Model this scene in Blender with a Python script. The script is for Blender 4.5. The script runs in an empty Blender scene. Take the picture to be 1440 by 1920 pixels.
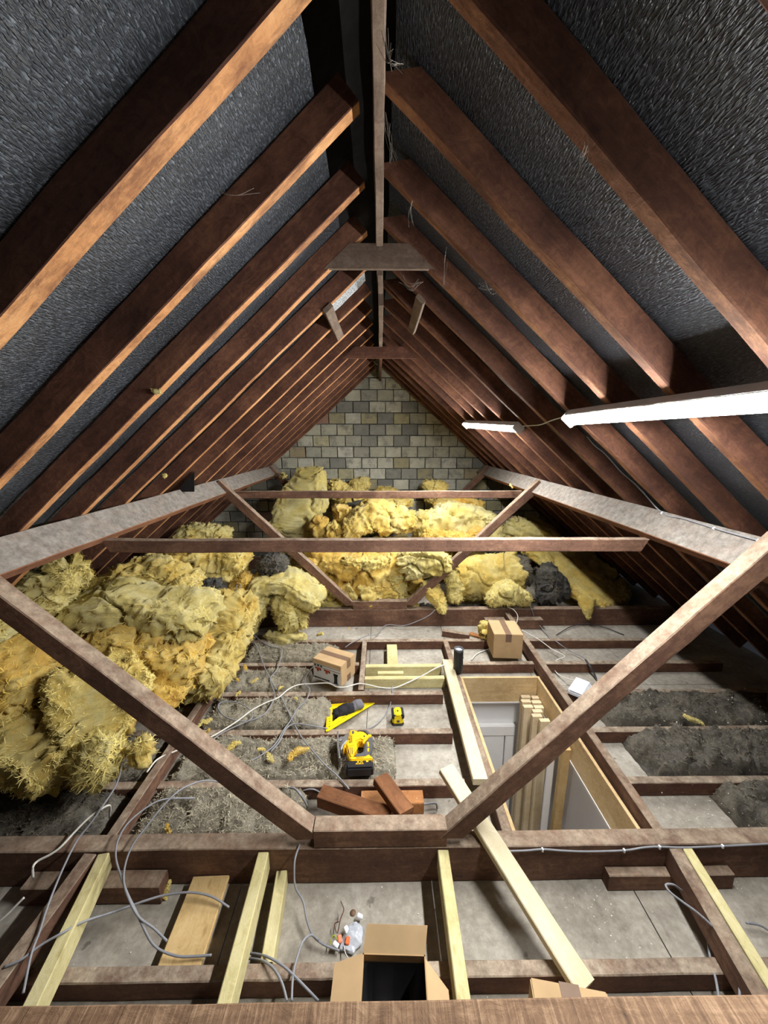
import bpy, bmesh, math, random
from mathutils import Vector, Matrix, Quaternion, noise as mn
random.seed(7)
SC = bpy.context.scene
COL = SC.collection
# ------------------------------------------------------------------ camera
F = 721.0                                   # focal length in pixels of a 1440 x 1920 frame
PITCH = math.atan(140.0 / F); YAW = math.atan(8.0 / F)
CAM = Vector((0, 0, 2.09))
FW = Vector((math.sin(YAW) * math.cos(PITCH), math.cos(YAW) * math.cos(PITCH), -math.sin(PITCH)))
RT = Vector((math.cos(YAW), -math.sin(YAW), 0)); UP = RT.cross(FW)
cd = bpy.data.cameras.new('camera'); cam = bpy.data.objects.new('camera', cd); COL.objects.link(cam)
cd.sensor_fit = 'VERTICAL'; cd.sensor_height = 36; cd.sensor_width = 27; cd.lens = F * 36 / 1920
cd.clip_start = 0.02
cam.matrix_world = Matrix(((RT.x, UP.x, -FW.x, CAM.x), (RT.y, UP.y, -FW.y, CAM.y), (RT.z, UP.z, -FW.z, CAM.z), (0, 0, 0, 1)))
SC.camera = cam
# ------------------------------------------------------------------ world, exposure
w = bpy.data.worlds.new('world'); SC.world = w; w.use_nodes = True
w.node_tree.nodes['Background'].inputs[0].default_value = (0.02, 0.022, 0.026, 1)
w.node_tree.nodes['Background'].inputs[1].default_value = 1.0
SC.view_settings.view_transform = 'Standard'; SC.view_settings.look = 'None'
SC.view_settings.gamma = 1; SC.view_settings.use_curve_mapping = False
SC.view_settings.exposure = 0.0
LAMP = 295.0                                # emission of the two strip lights, set on their diffusers below
# ------------------------------------------------------------------ geometry of the loft
M = 0.885                                   # roof slope; loft runs along +Y, ceiling boards top at z = 0
RC, RS = 1 / math.hypot(1, M), M / math.hypot(1, M)
ZR = 3.171                                  # where the undersides of the rafters would meet
RD = 0.105                                  # rafter depth
GY = 6.38                                   # gable wall
JT = 0.09                                   # top of the ceiling joists
BT = 0.203                                  # top of the binder beams

def ray(u, v):
    return FW + RT * ((u - 720) / F) + UP * ((960 - v) / F)
def at_z(u, v, z):
    d = ray(u, v); return CAM + d * ((z - CAM.z) / d.z)
def at_y(u, v, y):
    d = ray(u, v); return CAM + d * (y / d.y)
def at_roof(u, v, s, off=0.0):
    d = ray(u, v); return CAM + d * ((ZR + off / RC - CAM.z) / (d.z + M * s * d.x))
def roof_pt(s, ax, y, off=0.0):             # point at horizontal distance ax from the ridge, off = outward normal
    return Vector((s * (ax + off * RS), y, ZR - M * ax + off * RC))

def lin(r, g, b):
    f = lambda c: (c / 255 / 12.92) if c / 255 <= 0.04045 else ((c / 255 + 0.055) / 1.055) ** 2.4
    return (f(r), f(g), f(b), 1)

# ------------------------------------------------------------------ materials
class NT:
    def __init__(s, name):
        s.m = bpy.data.materials.new(name); s.m.use_nodes = True
        s.t = s.m.node_tree; s.b = s.t.nodes['Principled BSDF']
    def n(s, typ, **kw):
        x = s.t.nodes.new(typ)
        for k, v in kw.items(): setattr(x, k, v)
        return x
    def l(s, a, b): s.t.links.new(a, b)
    def coord(s, kind='Object', scale=(1, 1, 1), rnd=True):
        tc = s.n('ShaderNodeTexCoord'); out = tc.outputs[kind]
        if rnd:
            oi = s.n('ShaderNodeObjectInfo'); mu = s.n('ShaderNodeMath', operation='MULTIPLY'); mu.inputs[1].default_value = 37.0
            s.l(oi.outputs['Random'], mu.inputs[0])
            ad = s.n('ShaderNodeVectorMath', operation='ADD'); s.l(out, ad.inputs[0]); s.l(mu.outputs[0], ad.inputs[1]); out = ad.outputs[0]
        mp = s.n('ShaderNodeMapping'); mp.inputs['Scale'].default_value = scale; s.l(out, mp.inputs[0])
        return mp.outputs[0]
    def noise(s, vec, sc, det=4, rough=.6, dist=0):
        x = s.n('ShaderNodeTexNoise'); x.inputs['Scale'].default_value = sc; x.inputs['Detail'].default_value = det
        x.inputs['Roughness'].default_value = rough; x.inputs['Distortion'].default_value = dist; s.l(vec, x.inputs['Vector']); return x.outputs['Fac']
    def wave(s, vec, sc, dist=2, det=2, dscale=1.0, dirn='X'):
        x = s.n('ShaderNodeTexWave', bands_direction=dirn); x.inputs['Scale'].default_value = sc; x.inputs['Distortion'].default_value = dist
        x.inputs['Detail'].default_value = det; x.inputs['Detail Scale'].default_value = dscale; s.l(vec, x.inputs['Vector']); return x.outputs['Fac']
    def ramp(s, fac, stops):
        x = s.n('ShaderNodeValToRGB'); e = x.color_ramp.elements
        while len(e) < len(stops): e.new(.5)
        for q, (p, c) in zip(e, stops): q.position = p; q.color = c
        s.l(fac, x.inputs[0]); return x.outputs[0]
    def math(s, op, a, b=None, clamp=False):
        x = s.n('ShaderNodeMath', operation=op, use_clamp=clamp)
        for i, v in enumerate((a, b)):
            if v is None: continue
            if isinstance(v, (int, float)): x.inputs[i].default_value = v
            else: s.l(v, x.inputs[i])
        return x.outputs[0]
    def mix(s, fac, a, b):
        x = s.n('ShaderNodeMix', data_type='RGBA')
        for i, v in ((0, fac), (6, a), (7, b)):
            if isinstance(v, (int, float)): x.inputs[i].default_value = v
            elif isinstance(v, tuple): x.inputs[i].default_value = v
            else: s.l(v, x.inputs[i])
        return x.outputs[2]
    def bump(s, h, st=.4, d=.002):
        x = s.n('ShaderNodeBump'); x.inputs['Strength'].default_value = st; x.inputs['Distance'].default_value = d
        s.l(h, x.inputs['Height']); s.l(x.outputs[0], s.b.inputs['Normal'])
    def fin(s, col, rough=.8, spec=.3, metal=0):
        if isinstance(col, tuple): s.b.inputs['Base Color'].default_value = col
        else: s.l(col, s.b.inputs['Base Color'])
        if isinstance(rough, (int, float)): s.b.inputs['Roughness'].default_value = rough
        else: s.l(rough, s.b.inputs['Roughness'])
        s.b.inputs['Specular IOR Level'].default_value = spec; s.b.inputs['Metallic'].default_value = metal
        return s.m

def wood(name, c0, c1, c2, dust=None, dust_amt=.8, saw=.5, sawscale=28, rough=.8, knots=False, pale=None, dark=None, dlo=.25, sawc=0):
    t = NT(name); v = t.coord()
    g = t.noise(t.coord(scale=(2.5, 38, 38)), 1.0, 5, .65, .6)
    bl = t.noise(v, 3.2, 4, .6)
    sw = t.noise(t.coord(scale=(sawscale * 4, 3, 3)), 1.0, 3, .6, .8)
    rag = t.noise(t.coord(scale=(20, 26, 26)), 1.0, 7, .78, 1.2)
    f = t.math('ADD', t.math('ADD', t.math('MULTIPLY', g, .18), t.math('MULTIPLY', rag, .36)), t.math('ADD', t.math('MULTIPLY', bl, .46 - .06 * min(saw, 2) - sawc), t.math('MULTIPLY', sw, .06 * saw + sawc)))
    c = t.ramp(f, [(.36, c0), (.5, c1), (.64, c2)])
    if pale:
        pn = t.ramp(t.noise(v, 1.7, 6, .7), [(.55, (0, 0, 0, 1)), (.75, (1, 1, 1, 1))]); c = t.mix(t.math('MULTIPLY', pn, .5), c, pale)
    if dark:
        dn = t.ramp(t.noise(t.coord(scale=(3, 9, 9)), 1.0, 7, .75), [(.5, (0, 0, 0, 1)), (.62, (1, 1, 1, 1))]); c = t.mix(t.math('MULTIPLY', dn, .7), c, dark)
    if knots:
        vo = t.n('ShaderNodeTexVoronoi'); vo.inputs['Scale'].default_value = 1.0; t.l(t.coord(scale=(5, 14, 14)), vo.inputs['Vector'])
        k = t.ramp(vo.outputs['Distance'], [(.05, (1, 1, 1, 1)), (.13, (0, 0, 0, 1))])
        c = t.mix(t.math('MULTIPLY', k, .75), c, c0)
    if dust:
        ge = t.n('ShaderNodeNewGeometry'); sp = t.n('ShaderNodeSeparateXYZ'); t.l(ge.outputs['Normal'], sp.inputs[0])
        up = t.ramp(sp.outputs['Z'], [(.25, (0, 0, 0, 1)), (.62, (1, 1, 1, 1))])
        dn = t.ramp(t.noise(v, 9, 7, .75), [(.36, (dlo, dlo, dlo, 1)), (.58, (1, 1, 1, 1))])
        dc = t.mix(t.ramp(t.noise(v, 26, 6, .75), [(.35, (0, 0, 0, 1)), (.65, (1, 1, 1, 1))]), tuple(x * .62 for x in dust[:3]) + (1,), tuple(min(1, x * 1.3) for x in dust[:3]) + (1,))
        c = t.mix(t.math('MULTIPLY', t.math('MULTIPLY', up, dn), dust_amt), c, dc)
    t.bump(t.math('ADD', t.math('MULTIPLY', sw, .4 * saw), t.math('ADD', t.math('MULTIPLY', g, .5), t.math('MULTIPLY', rag, 1.3))), .6, .003)
    return t.fin(c, rough, .25)

DUST = lin(156, 140, 122)
MAT = {}
MAT['rafter'] = wood('rafter_wood', lin(58, 38, 32), lin(96, 64, 51), lin(140, 98, 75), dust=lin(110, 96, 86), dust_amt=.5, saw=.6, sawscale=16)
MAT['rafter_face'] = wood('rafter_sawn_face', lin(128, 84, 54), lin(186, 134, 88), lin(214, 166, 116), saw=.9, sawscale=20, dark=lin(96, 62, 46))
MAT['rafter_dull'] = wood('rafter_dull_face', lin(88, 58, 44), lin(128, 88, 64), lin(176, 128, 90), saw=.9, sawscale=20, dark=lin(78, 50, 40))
MAT['old'] = wood('old_timber', lin(66, 47, 38), lin(102, 75, 61), lin(142, 110, 88), dust=DUST, dust_amt=.92, saw=.7, sawscale=18)
MAT['joist'] = wood('joist_timber', lin(62, 42, 34), lin(98, 69, 55), lin(134, 100, 78), dust=lin(168, 154, 136), dust_amt=.95, saw=.6)
MAT['purlin'] = wood('purlin_timber', lin(96, 62, 46), lin(128, 88, 66), lin(150, 108, 84), dust=lin(138, 133, 126), dust_amt=1.0, dlo=.82, saw=.3, sawscale=6)
MAT['cross'] = wood('foreground_timber', lin(76, 57, 44), lin(122, 96, 74), lin(170, 142, 114), saw=2.0, sawscale=34, sawc=.22)
MAT['red'] = wood('red_offcut', lin(82, 52, 34), lin(118, 78, 50), lin(150, 104, 70), saw=.25)
MAT['amber'] = wood('amber_offcut', lin(130, 84, 50), lin(172, 118, 74), lin(200, 146, 96), saw=.25)
MAT['ridge'] = wood('ridge_timber', lin(70, 56, 48), lin(108, 92, 80), lin(140, 124, 110), saw=.8, sawscale=20)
MAT['treated'] = wood('treated_pine', lin(168, 156, 104), lin(202, 192, 142), lin(222, 214, 172), saw=.1, knots=True)
MAT['pine'] = wood('new_pine', lin(190, 174, 136), lin(212, 199, 166), lin(224, 214, 186), saw=.1, knots=True)
MAT['hatch'] = wood('hatch_pine', lin(168, 138, 98), lin(200, 174, 130), lin(218, 196, 156), saw=.1, knots=True)
MAT['stud'] = wood('planed_pine', lin(190, 168, 132), lin(214, 196, 162), lin(228, 212, 184), saw=.1)
MAT['ply'] = wood('plank_pine', lin(168, 136, 88), lin(198, 168, 116), lin(216, 190, 142), saw=.1, knots=True)

def m_felt(name, col, spec=.7, r0=.36, r1=.46):
    t = NT(name)
    v = t.coord('UV', rnd=False)
    a = t.noise(t.coord('UV', scale=(185, 55, 1), rnd=False), 1.0, 2, .5, .3)
    wv = t.wave(t.coord('UV', scale=(1, .05, 1), rnd=False), 40, 5.0, 3, 9.0)
    big = t.noise(v, 2.2, 4, .6); med = t.noise(v, 9, 3, .6)
    dash = t.ramp(a, [(.42, (0, 0, 0, 1)), (.62, (1, 1, 1, 1))])
    h = t.math('ADD', t.math('MULTIPLY', dash, 1.0), t.math('ADD', t.math('MULTIPLY', wv, .25), t.math('MULTIPLY', med, .5)))
    t.bump(h, 1.0, .004)
    c = t.ramp(t.math('ADD', t.math('MULTIPLY', big, .3), t.math('MULTIPLY', a, .7)), [(.38, tuple(x * .4 for x in col[:3]) + (1,)), (.52, col), (.66, tuple(min(1, x * 2.6) for x in col[:3]) + (1,))])  # sparkle of the weave put into the base colour as paler dashes
    r = t.ramp(t.noise(v, 4, 4, .6), [(.35, (r0,) * 3 + (1,)), (.65, (r1,) * 3 + (1,))])
    return t.fin(c, r, spec)
MAT['felt'] = m_felt('roof_membrane', lin(60, 65, 72))
MAT['patch'] = m_felt('pale_membrane', lin(190, 198, 206), .3, .5, .7)

def m_plaster():
    t = NT('ceiling_board'); v = t.coord('Object', rnd=False)
    a = t.noise(v, 2.5, 6, .65); b = t.noise(v, 26, 5, .7); s = t.noise(v, 90, 2, .5)
    c = t.ramp(t.math('ADD', t.math('MULTIPLY', a, .6), t.math('MULTIPLY', b, .4)), [(.3, lin(116, 110, 100)), (.5, lin(160, 154, 143)), (.68, lin(196, 191, 181))])
    fl = t.ramp(s, [(.69, (0, 0, 0, 1)), (.73, (1, 1, 1, 1))])
    c = t.mix(t.math('MULTIPLY', fl, t.ramp(t.noise(v, 3.3, 3), [(.5, (0, 0, 0, 1)), (.62, (1, 1, 1, 1))])), c, lin(226, 224, 218))
    dk = t.ramp(t.noise(v, 14, 3, .5), [(.27, (1, 1, 1, 1)), (.32, (0, 0, 0, 1))]); c = t.mix(t.math('MULTIPLY', dk, .6), c, lin(84, 78, 70))
    t.bump(t.math('ADD', b, s), .25, .002)
    return t.fin(c, .9, .2)
MAT['board'] = m_plaster()

def m_wool(name, stops, grey=None, gamt=.5, fine=60, bd=.012):
    t = NT(name); v = t.coord()
    a = t.noise(v, 4.5, 5, .65, .5); b = t.noise(t.coord(scale=(1, 1, 2.2)), 20, 7, .75, 1.5); f = t.noise(t.coord(scale=(1, 1, 1.8)), fine * 1.6, 5, .8, 2.5)
    c = t.ramp(t.math('ADD', t.math('MULTIPLY', a, .5), t.math('ADD', t.math('MULTIPLY', b, .35), t.math('MULTIPLY', f, .2))), stops)
    if grey:
        g = t.ramp(t.noise(v, 2.6, 5, .65), [(.52, (0, 0, 0, 1)), (.68, (1, 1, 1, 1))]); c = t.mix(t.math('MULTIPLY', g, gamt), c, grey)
    t.bump(t.math('ADD', t.math('MULTIPLY', b, .8), t.math('MULTIPLY', f, .8)), .9, bd)
    t.b.inputs['Sheen Weight'].default_value = .15; t.b.inputs['Sheen Roughness'].default_value = .6
    return t.fin(c, .95, .08)
MAT['wool'] = m_wool('glass_wool', [(.38, lin(206, 160, 62)), (.5, lin(226, 196, 96)), (.62, lin(240, 224, 150))], lin(172, 164, 116), .45)
MAT['wool_pale'] = m_wool('pale_glass_wool', [(.38, lin(204, 180, 90)), (.5, lin(222, 204, 120)), (.62, lin(238, 228, 168))], lin(174, 170, 132), .5)
MAT['wool_gold'] = m_wool('golden_glass_wool', [(.38, lin(200, 142, 46)), (.5, lin(224, 182, 78)), (.62, lin(240, 216, 130))], lin(184, 166, 100), .3)
MAT['wool_grey'] = m_wool('old_mineral_wool', [(.38, lin(82, 76, 62)), (.5, lin(136, 128, 108)), (.63, lin(186, 178, 158))], lin(202, 196, 180), .5, 30, .02)
MAT['wool_brown'] = m_wool('dirty_mineral_wool', [(.4, lin(52, 48, 41)), (.5, lin(94, 88, 76)), (.62, lin(146, 138, 122))], None, 0, 40, .02)
MAT['wool_dark'] = m_wool('sooty_wool', [(.36, lin(36, 35, 34)), (.52, lin(62, 61, 58)), (.68, lin(96, 94, 90))], None, 0, 50, .015)

def _late_fibres():
    MAT['fibre'] = m_flat('pale_wool_fibre', lin(236, 220, 142), .9, .1, 0, .12, 8)
    MAT['fibre_gold'] = m_flat('golden_wool_fibre', lin(232, 198, 98), .9, .1, 0, .14, 8)
    MAT['fibre_dark'] = m_flat('dark_wool_fibre', lin(122, 115, 101), .95, .1, 0, .2, 8)
    MAT['fibre_grey'] = m_flat('grey_wool_fibre', lin(182, 174, 152), .95, .1, 0, .2, 8)
def m_flat(name, col, rough=.6, spec=.4, metal=0, var=.12, sc=20, bump=0):
    t = NT(name); n = t.noise(t.coord(), sc, 4, .6)
    c = t.ramp(n, [(.35, tuple(x * (1 - var) for x in col[:3]) + (1,)), (.65, tuple(min(1, x * (1 + var)) for x in col[:3]) + (1,))])
    if bump: t.bump(n, bump, .002)
    return t.fin(c, rough, spec, metal)
_late_fibres()
MAT['card'] = m_flat('cardboard', lin(186, 158, 120), .85, .15, 0, .08, 6)
MAT['card_in'] = m_flat('cardboard_inside', lin(170, 140, 102), .9, .1, 0, .1, 6)
MAT['tape'] = m_flat('brown_tape', lin(122, 98, 80), .5, .25, 0, .06)
MAT['print'] = m_flat('white_print', lin(206, 206, 206), .6, .3, 0, .03)
MAT['ink'] = m_flat('black_ink', lin(30, 29, 30), .6, .3)
MAT['redink'] = m_flat('red_ink', lin(150, 62, 40), .6, .3)
MAT['yellow'] = m_flat('tool_yellow', lin(240, 190, 24), .42, .45, 0, .04)
MAT['sqyellow'] = m_flat('square_yellow', lin(240, 214, 20), .5, .4, 0, .04)
MAT['black'] = m_flat('black_plastic', lin(30, 30, 32), .45, .4, 0, .15)
MAT['rubber'] = m_flat('grey_rubber', lin(88, 88, 92), .75, .3, 0, .1, 60, .2)
MAT['steel'] = m_flat('brushed_steel', lin(200, 202, 206), .35, .5, .9, .05)
MAT['glove'] = m_flat('dark_cloth', lin(46, 46, 50), .9, .15, 0, .3, 40, .5)
MAT['cuff'] = m_flat('grey_knit', lin(116, 116, 122), .9, .15, 0, .12, 160, .6)
MAT['white'] = m_flat('white_plastic', lin(236, 240, 246), .4, .45, 0, .02)
MAT['cable'] = m_flat('grey_cable', lin(138, 140, 146), .5, .4, 0, .05)
MAT['cablew'] = m_flat('white_cable', lin(222, 220, 212), .5, .4, 0, .05)
MAT['cabled'] = m_flat('dark_cable', lin(66, 66, 72), .55, .35, 0, .05)
MAT['paint'] = m_flat('white_wall_paint', lin(226, 226, 228), .8, .2, 0, .03, 3)
MAT['paintw'] = m_flat('white_gloss_paint', lin(236, 236, 236), .45, .4, 0, .02)
MAT['mortar'] = m_flat('grey_mortar', lin(84, 84, 80), .95, .1, 0, .3, 14, .8)
MAT['dark'] = m_flat('dark_tile', lin(34, 32, 32), .9, .1, 0, .2)
MAT['carpet'] = m_flat('brown_floor', lin(120, 104, 90), .95, .1, 0, .2, 50)
MAT['orange'] = m_flat('orange_lever', lin(226, 104, 30), .45, .4)
MAT['foil'] = m_flat('clear_wrap', lin(196, 202, 212), .25, .6, 0, .2, 40, .6)
MAT['web'] = m_flat('cobweb_silk', lin(150, 144, 136), .9, .1)
MAT['crumb'] = m_flat('plaster_crumb', lin(222, 220, 212), .9, .1)
MAT['copper'] = m_flat('brown_wire', lin(96, 48, 34), .5, .4)
MAT['green'] = m_flat('green_yellow_wire', lin(176, 186, 40), .5, .4)

def m_block():
    t = NT('gable_block'); oi = t.n('ShaderNodeObjectInfo'); v = t.coord()
    base = t.ramp(oi.outputs['Random'], [(0, lin(130, 130, 123)), (.18, lin(158, 157, 146)), (.36, lin(182, 180, 160)), (.55, lin(196, 194, 176)), (.7, lin(204, 202, 188)), (.84, lin(190, 182, 142)), (.955, lin(168, 160, 126)), (.975, lin(156, 118, 104))])
    st = t.noise(v, 7, 5, .7); c = t.mix(t.ramp(st, [(.5, (0, 0, 0, 1)), (.68, (.75, .75, .75, 1))]), base, lin(116, 116, 110))
    wv = t.wave(t.coord(scale=(.05, .05, 1)), 17, 1.0, 2, 2.0, 'Z')
    ln = t.math('MULTIPLY', t.ramp(wv, [(.05, (1, 1, 1, 1)), (.35, (0, 0, 0, 1))]), t.ramp(t.noise(v, 5, 3), [(.42, (0, 0, 0, 1)), (.55, (.7, .7, .7, 1))]))
    c = t.mix(ln, c, lin(104, 102, 92))
    t.bump(t.math('ADD', wv, st), .6, .006)
    return t.fin(c, .92, .15)
MAT['block'] = m_block()

def m_emit():
    t = NT('lit_diffuser'); t.b.inputs['Emission Color'].default_value = (1.0, .985, .955, 1); t.b.inputs['Emission Strength'].default_value = LAMP
    return t.fin((.9, .9, .9, 1), .5, .3)
MAT['emit'] = m_emit()
def m_bulb():
    t = NT('lit_bulb'); t.b.inputs['Emission Color'].default_value = (1, .95, .88, 1); t.b.inputs['Emission Strength'].default_value = 170
    return t.fin((.9, .9, .9, 1), .5, .3)
MAT['bulb'] = m_bulb()

# ------------------------------------------------------------------ object helpers
def tag(o, label=None, cat=None, group=None, kind=None):
    if label: o['label'] = label
    if cat: o['category'] = cat
    if group: o['group'] = group
    if kind: o['kind'] = kind
    return o
def empty(name, loc, label, cat, group=None, rz=0):
    o = bpy.data.objects.new(name, None); COL.objects.link(o); o.location = loc; o.rotation_euler = (0, 0, rz); o.empty_display_size = .05
    return tag(o, label, cat, group)
def mesh_obj(name, verts, faces, mat, parent=None, smooth=False, uv=None):
    me = bpy.data.meshes.new(name); me.from_pydata([tuple(v) for v in verts], [], faces); me.update()
    if smooth: me.polygons.foreach_set('use_smooth', [True] * len(me.polygons))
    if uv:
        ul = me.uv_layers.new(name='UVMap')
        for lp in me.loops: ul.data[lp.index].uv = uv[lp.vertex_index]
    me.materials.append(MAT[mat] if isinstance(mat, str) else mat)
    o = bpy.data.objects.new(name, me); COL.objects.link(o)
    if parent is not None: o.parent = parent
    return o
def bm_obj(name, bm, mat, parent=None, smooth=False):
    me = bpy.data.meshes.new(name); bmesh.ops.recalc_face_normals(bm, faces=bm.faces); bm.to_mesh(me); bm.free()
    if smooth: me.polygons.foreach_set('use_smooth', [True] * len(me.polygons))
    me.materials.append(MAT[mat])
    o = bpy.data.objects.new(name, me); COL.objects.link(o)
    if parent is not None: o.parent = parent
    return o
def box_bm(x0, x1, y0, y1, z0, z1, bev=0.0, seg=2, bm=None):
    own = bm is None
    bm = bm or bmesh.new()
    r = bmesh.ops.create_cube(bm, size=1); vs = r['verts']
    for v in vs: v.co = Vector(((x0 + x1) / 2 + v.co.x * (x1 - x0), (y0 + y1) / 2 + v.co.y * (y1 - y0), (z0 + z1) / 2 + v.co.z * (z1 - z0)))
    if bev: bmesh.ops.bevel(bm, geom=list({e for v in vs for e in v.link_edges}), offset=bev, segments=seg, affect='EDGES')
    return bm
def box(name, x0, x1, y0, y1, z0, z1, mat, parent=None, bev=0.0, seg=2):
    return bm_obj(name, box_bm(x0, x1, y0, y1, z0, z1, bev, seg), mat, parent)
def prism(name, pts, z0, z1, mat, parent=None, bev=0.0, holes=()):
    bm = bmesh.new()
    vs = [bm.verts.new((x, y, z0)) for x, y in pts]
    if holes:
        es = [bm.edges.new((vs[i], vs[(i + 1) % len(vs)])) for i in range(len(vs))]
        for h in holes:
            hv = [bm.verts.new((x, y, z0)) for x, y in h]; es += [bm.edges.new((hv[i], hv[(i + 1) % len(hv)])) for i in range(len(hv))]
        r = bmesh.ops.triangle_fill(bm, use_beauty=True, edges=es); fs = [g for g in r['geom'] if isinstance(g, bmesh.types.BMFace)]
    else: fs = [bm.faces.new(vs)]
    e = bmesh.ops.extrude_face_region(bm, geom=fs)
    for g in e['geom']:
        if isinstance(g, bmesh.types.BMVert): g.co.z = z1
    if bev:
        bmesh.ops.recalc_face_normals(bm, faces=bm.faces)
        ed = [x for x in bm.edges if len(x.link_faces) == 2 and x.calc_face_angle() > .5]
        bmesh.ops.bevel(bm, geom=ed, offset=bev, segments=2, affect='EDGES')
    return bm_obj(name, bm, mat, parent)
def frame(p0, p1, zdir):
    X = (p1 - p0).normalized(); Y = zdir.cross(X).normalized(); Z = X.cross(Y)
    return Matrix(((X.x, Y.x, Z.x), (X.y, Y.y, Z.y), (X.z, Y.z, Z.z)))
def timber(name, p0, p1, w, h, mat, label=None, cat=None, group=None, zdir=(0, 0, 1), cham=.004, wob=.002, wane=0.0, parent=None, cut0=0, cut1=0, twist=0, sec=None):
    """sawn timber between two points, local X along its length; w across, h along zdir; cut0/cut1 slant the ends (run per unit height)"""
    p0, p1 = Vector(p0), Vector(p1); R = frame(p0, p1, Vector(zdir)); L = (p1 - p0).length; mid = (p0 + p1) / 2
    n = sec or max(2, int(L / .09)); sd = random.uniform(0, 100); V = []; Fc = []
    for i in range(n + 1):
        x = -L / 2 + L * i / n
        a = lambda k, s=1.0: mn.noise(Vector((x * 2.3 + sd, k * 7.7, sd))) * wob * s + mn.noise(Vector((x * 11 + sd, k * 3.1, sd))) * wob * .5 * s
        hw, hh = w / 2, h / 2
        wn = max(0, mn.noise(Vector((x * 1.7 + sd, 5.5, 0))) + mn.noise(Vector((x * 5 + sd, 9, 0))) * .4) * wane
        dy, dz = a(1), a(2)
        prof = [(-hw, -hh + cham + wn), (-hw + cham + wn * .8, -hh), (hw - cham, -hh), (hw, -hh + cham), (hw, hh - cham), (hw - cham, hh), (-hw + cham, hh), (-hw, hh - cham)]
        for k, (y, z) in enumerate(prof):
            xx = x
            if i == 0: xx += cut0 * z
            if i == n: xx += cut1 * z
            V.append((xx, y + dy + a(10 + k, .5), z + dz + a(20 + k, .5)))
    for i in range(n):
        for k in range(8):
            b, c = i * 8, i * 8 + 8; q = (k + 1) % 8
            Fc.append((b + k, b + q, c + q, c + k))
    Fc.append(tuple(range(7, -1, -1))); Fc.append(tuple(n * 8 + k for k in range(8)))
    o = mesh_obj(name, V, Fc, mat, parent)
    o.matrix_world = Matrix.Translation(mid) @ R.to_4x4()
    return tag(o, label, cat, group)
def catmull(pts, per=8):
    P = [Vector(p) for p in pts]; P = [P[0] * 2 - P[1]] + P + [P[-1] * 2 - P[-2]]; out = []
    for i in range(1, len(P) - 2):
        a, b, c, d = P[i - 1:i + 3]
        for k in range(per):
            t = k / per
            out.append(.5 * ((2 * b) + (c - a) * t + (2 * a - 5 * b + 4 * c - d) * t * t + (3 * b - a - 3 * c + d) * t ** 3))
    out.append(P[-2]); return out
def tube_data(path, r, S=7, flat=1.0, V=None, Fc=None):
    V = [] if V is None else V; Fc = [] if Fc is None else Fc; b0 = len(V)
    ref = Vector((0, 0, 1)); n = len(path)
    for i, p in enumerate(path):
        T = (path[min(i + 1, n - 1)] - path[max(i - 1, 0)]).normalized()
        if abs(T.dot(ref)) > .95: sd = T.cross(Vector((1, 0, 0))).normalized()
        else: sd = T.cross(ref).normalized()
        up = sd.cross(T); rr = r[i] if isinstance(r, list) else r
        for k in range(S):
            a = 2 * math.pi * k / S; V.append(p + sd * math.cos(a) * rr + up * math.sin(a) * rr * flat)
    for i in range(n - 1):
        for k in range(S):
            a = b0 + i * S; q = (k + 1) % S; Fc.append((a + k, a + q, a + S + q, a + S + k))
    Fc.append(tuple(b0 + k for k in range(S - 1, -1, -1))); Fc.append(tuple(b0 + (n - 1) * S + k for k in range(S)))
    return V, Fc
def tube(name, pts, r, mat, parent=None, S=7, per=8, flat=1.0, label=None, cat=None, group=None):
    V, Fc = tube_data(catmull(pts, per), r, S, flat)
    o = mesh_obj(name, V, Fc, mat, parent, True)
    return tag(o, label, cat, group)
def lathe(name, prof, mat, parent=None, S=28, loc=(0, 0, 0)):
    V = []; Fc = []; n = len(prof)
    for r, z in prof:
        for k in range(S): a = 2 * math.pi * k / S; V.append((loc[0] + r * math.cos(a), loc[1] + r * math.sin(a), loc[2] + z))
    for i in range(n - 1):
        for k in range(S): q = (k + 1) % S; Fc.append((i * S + k, i * S + q, i * S + S + q, i * S + S + k))
    Fc.append(tuple(range(S - 1, -1, -1))); Fc.append(tuple((n - 1) * S + k for k in range(S)))
    return mesh_obj(name, V, Fc, mat, parent, True)
def text_obj(name, s, size, mat, parent, mtx, ext=.0006):
    cu = bpy.data.curves.new(name, 'FONT'); cu.body = s; cu.size = size; cu.extrude = ext; cu.align_x = 'CENTER'; cu.align_y = 'CENTER'
    tmp = bpy.data.objects.new(name, cu); COL.objects.link(tmp); dg = bpy.context.evaluated_depsgraph_get()
    me = bpy.data.meshes.new_from_object(tmp.evaluated_get(dg)); bpy.data.objects.remove(tmp)
    me.materials.clear(); me.materials.append(MAT[mat]); o = bpy.data.objects.new(name, me); COL.objects.link(o); o.parent = parent; o.matrix_local = mtx
    return o
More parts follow.
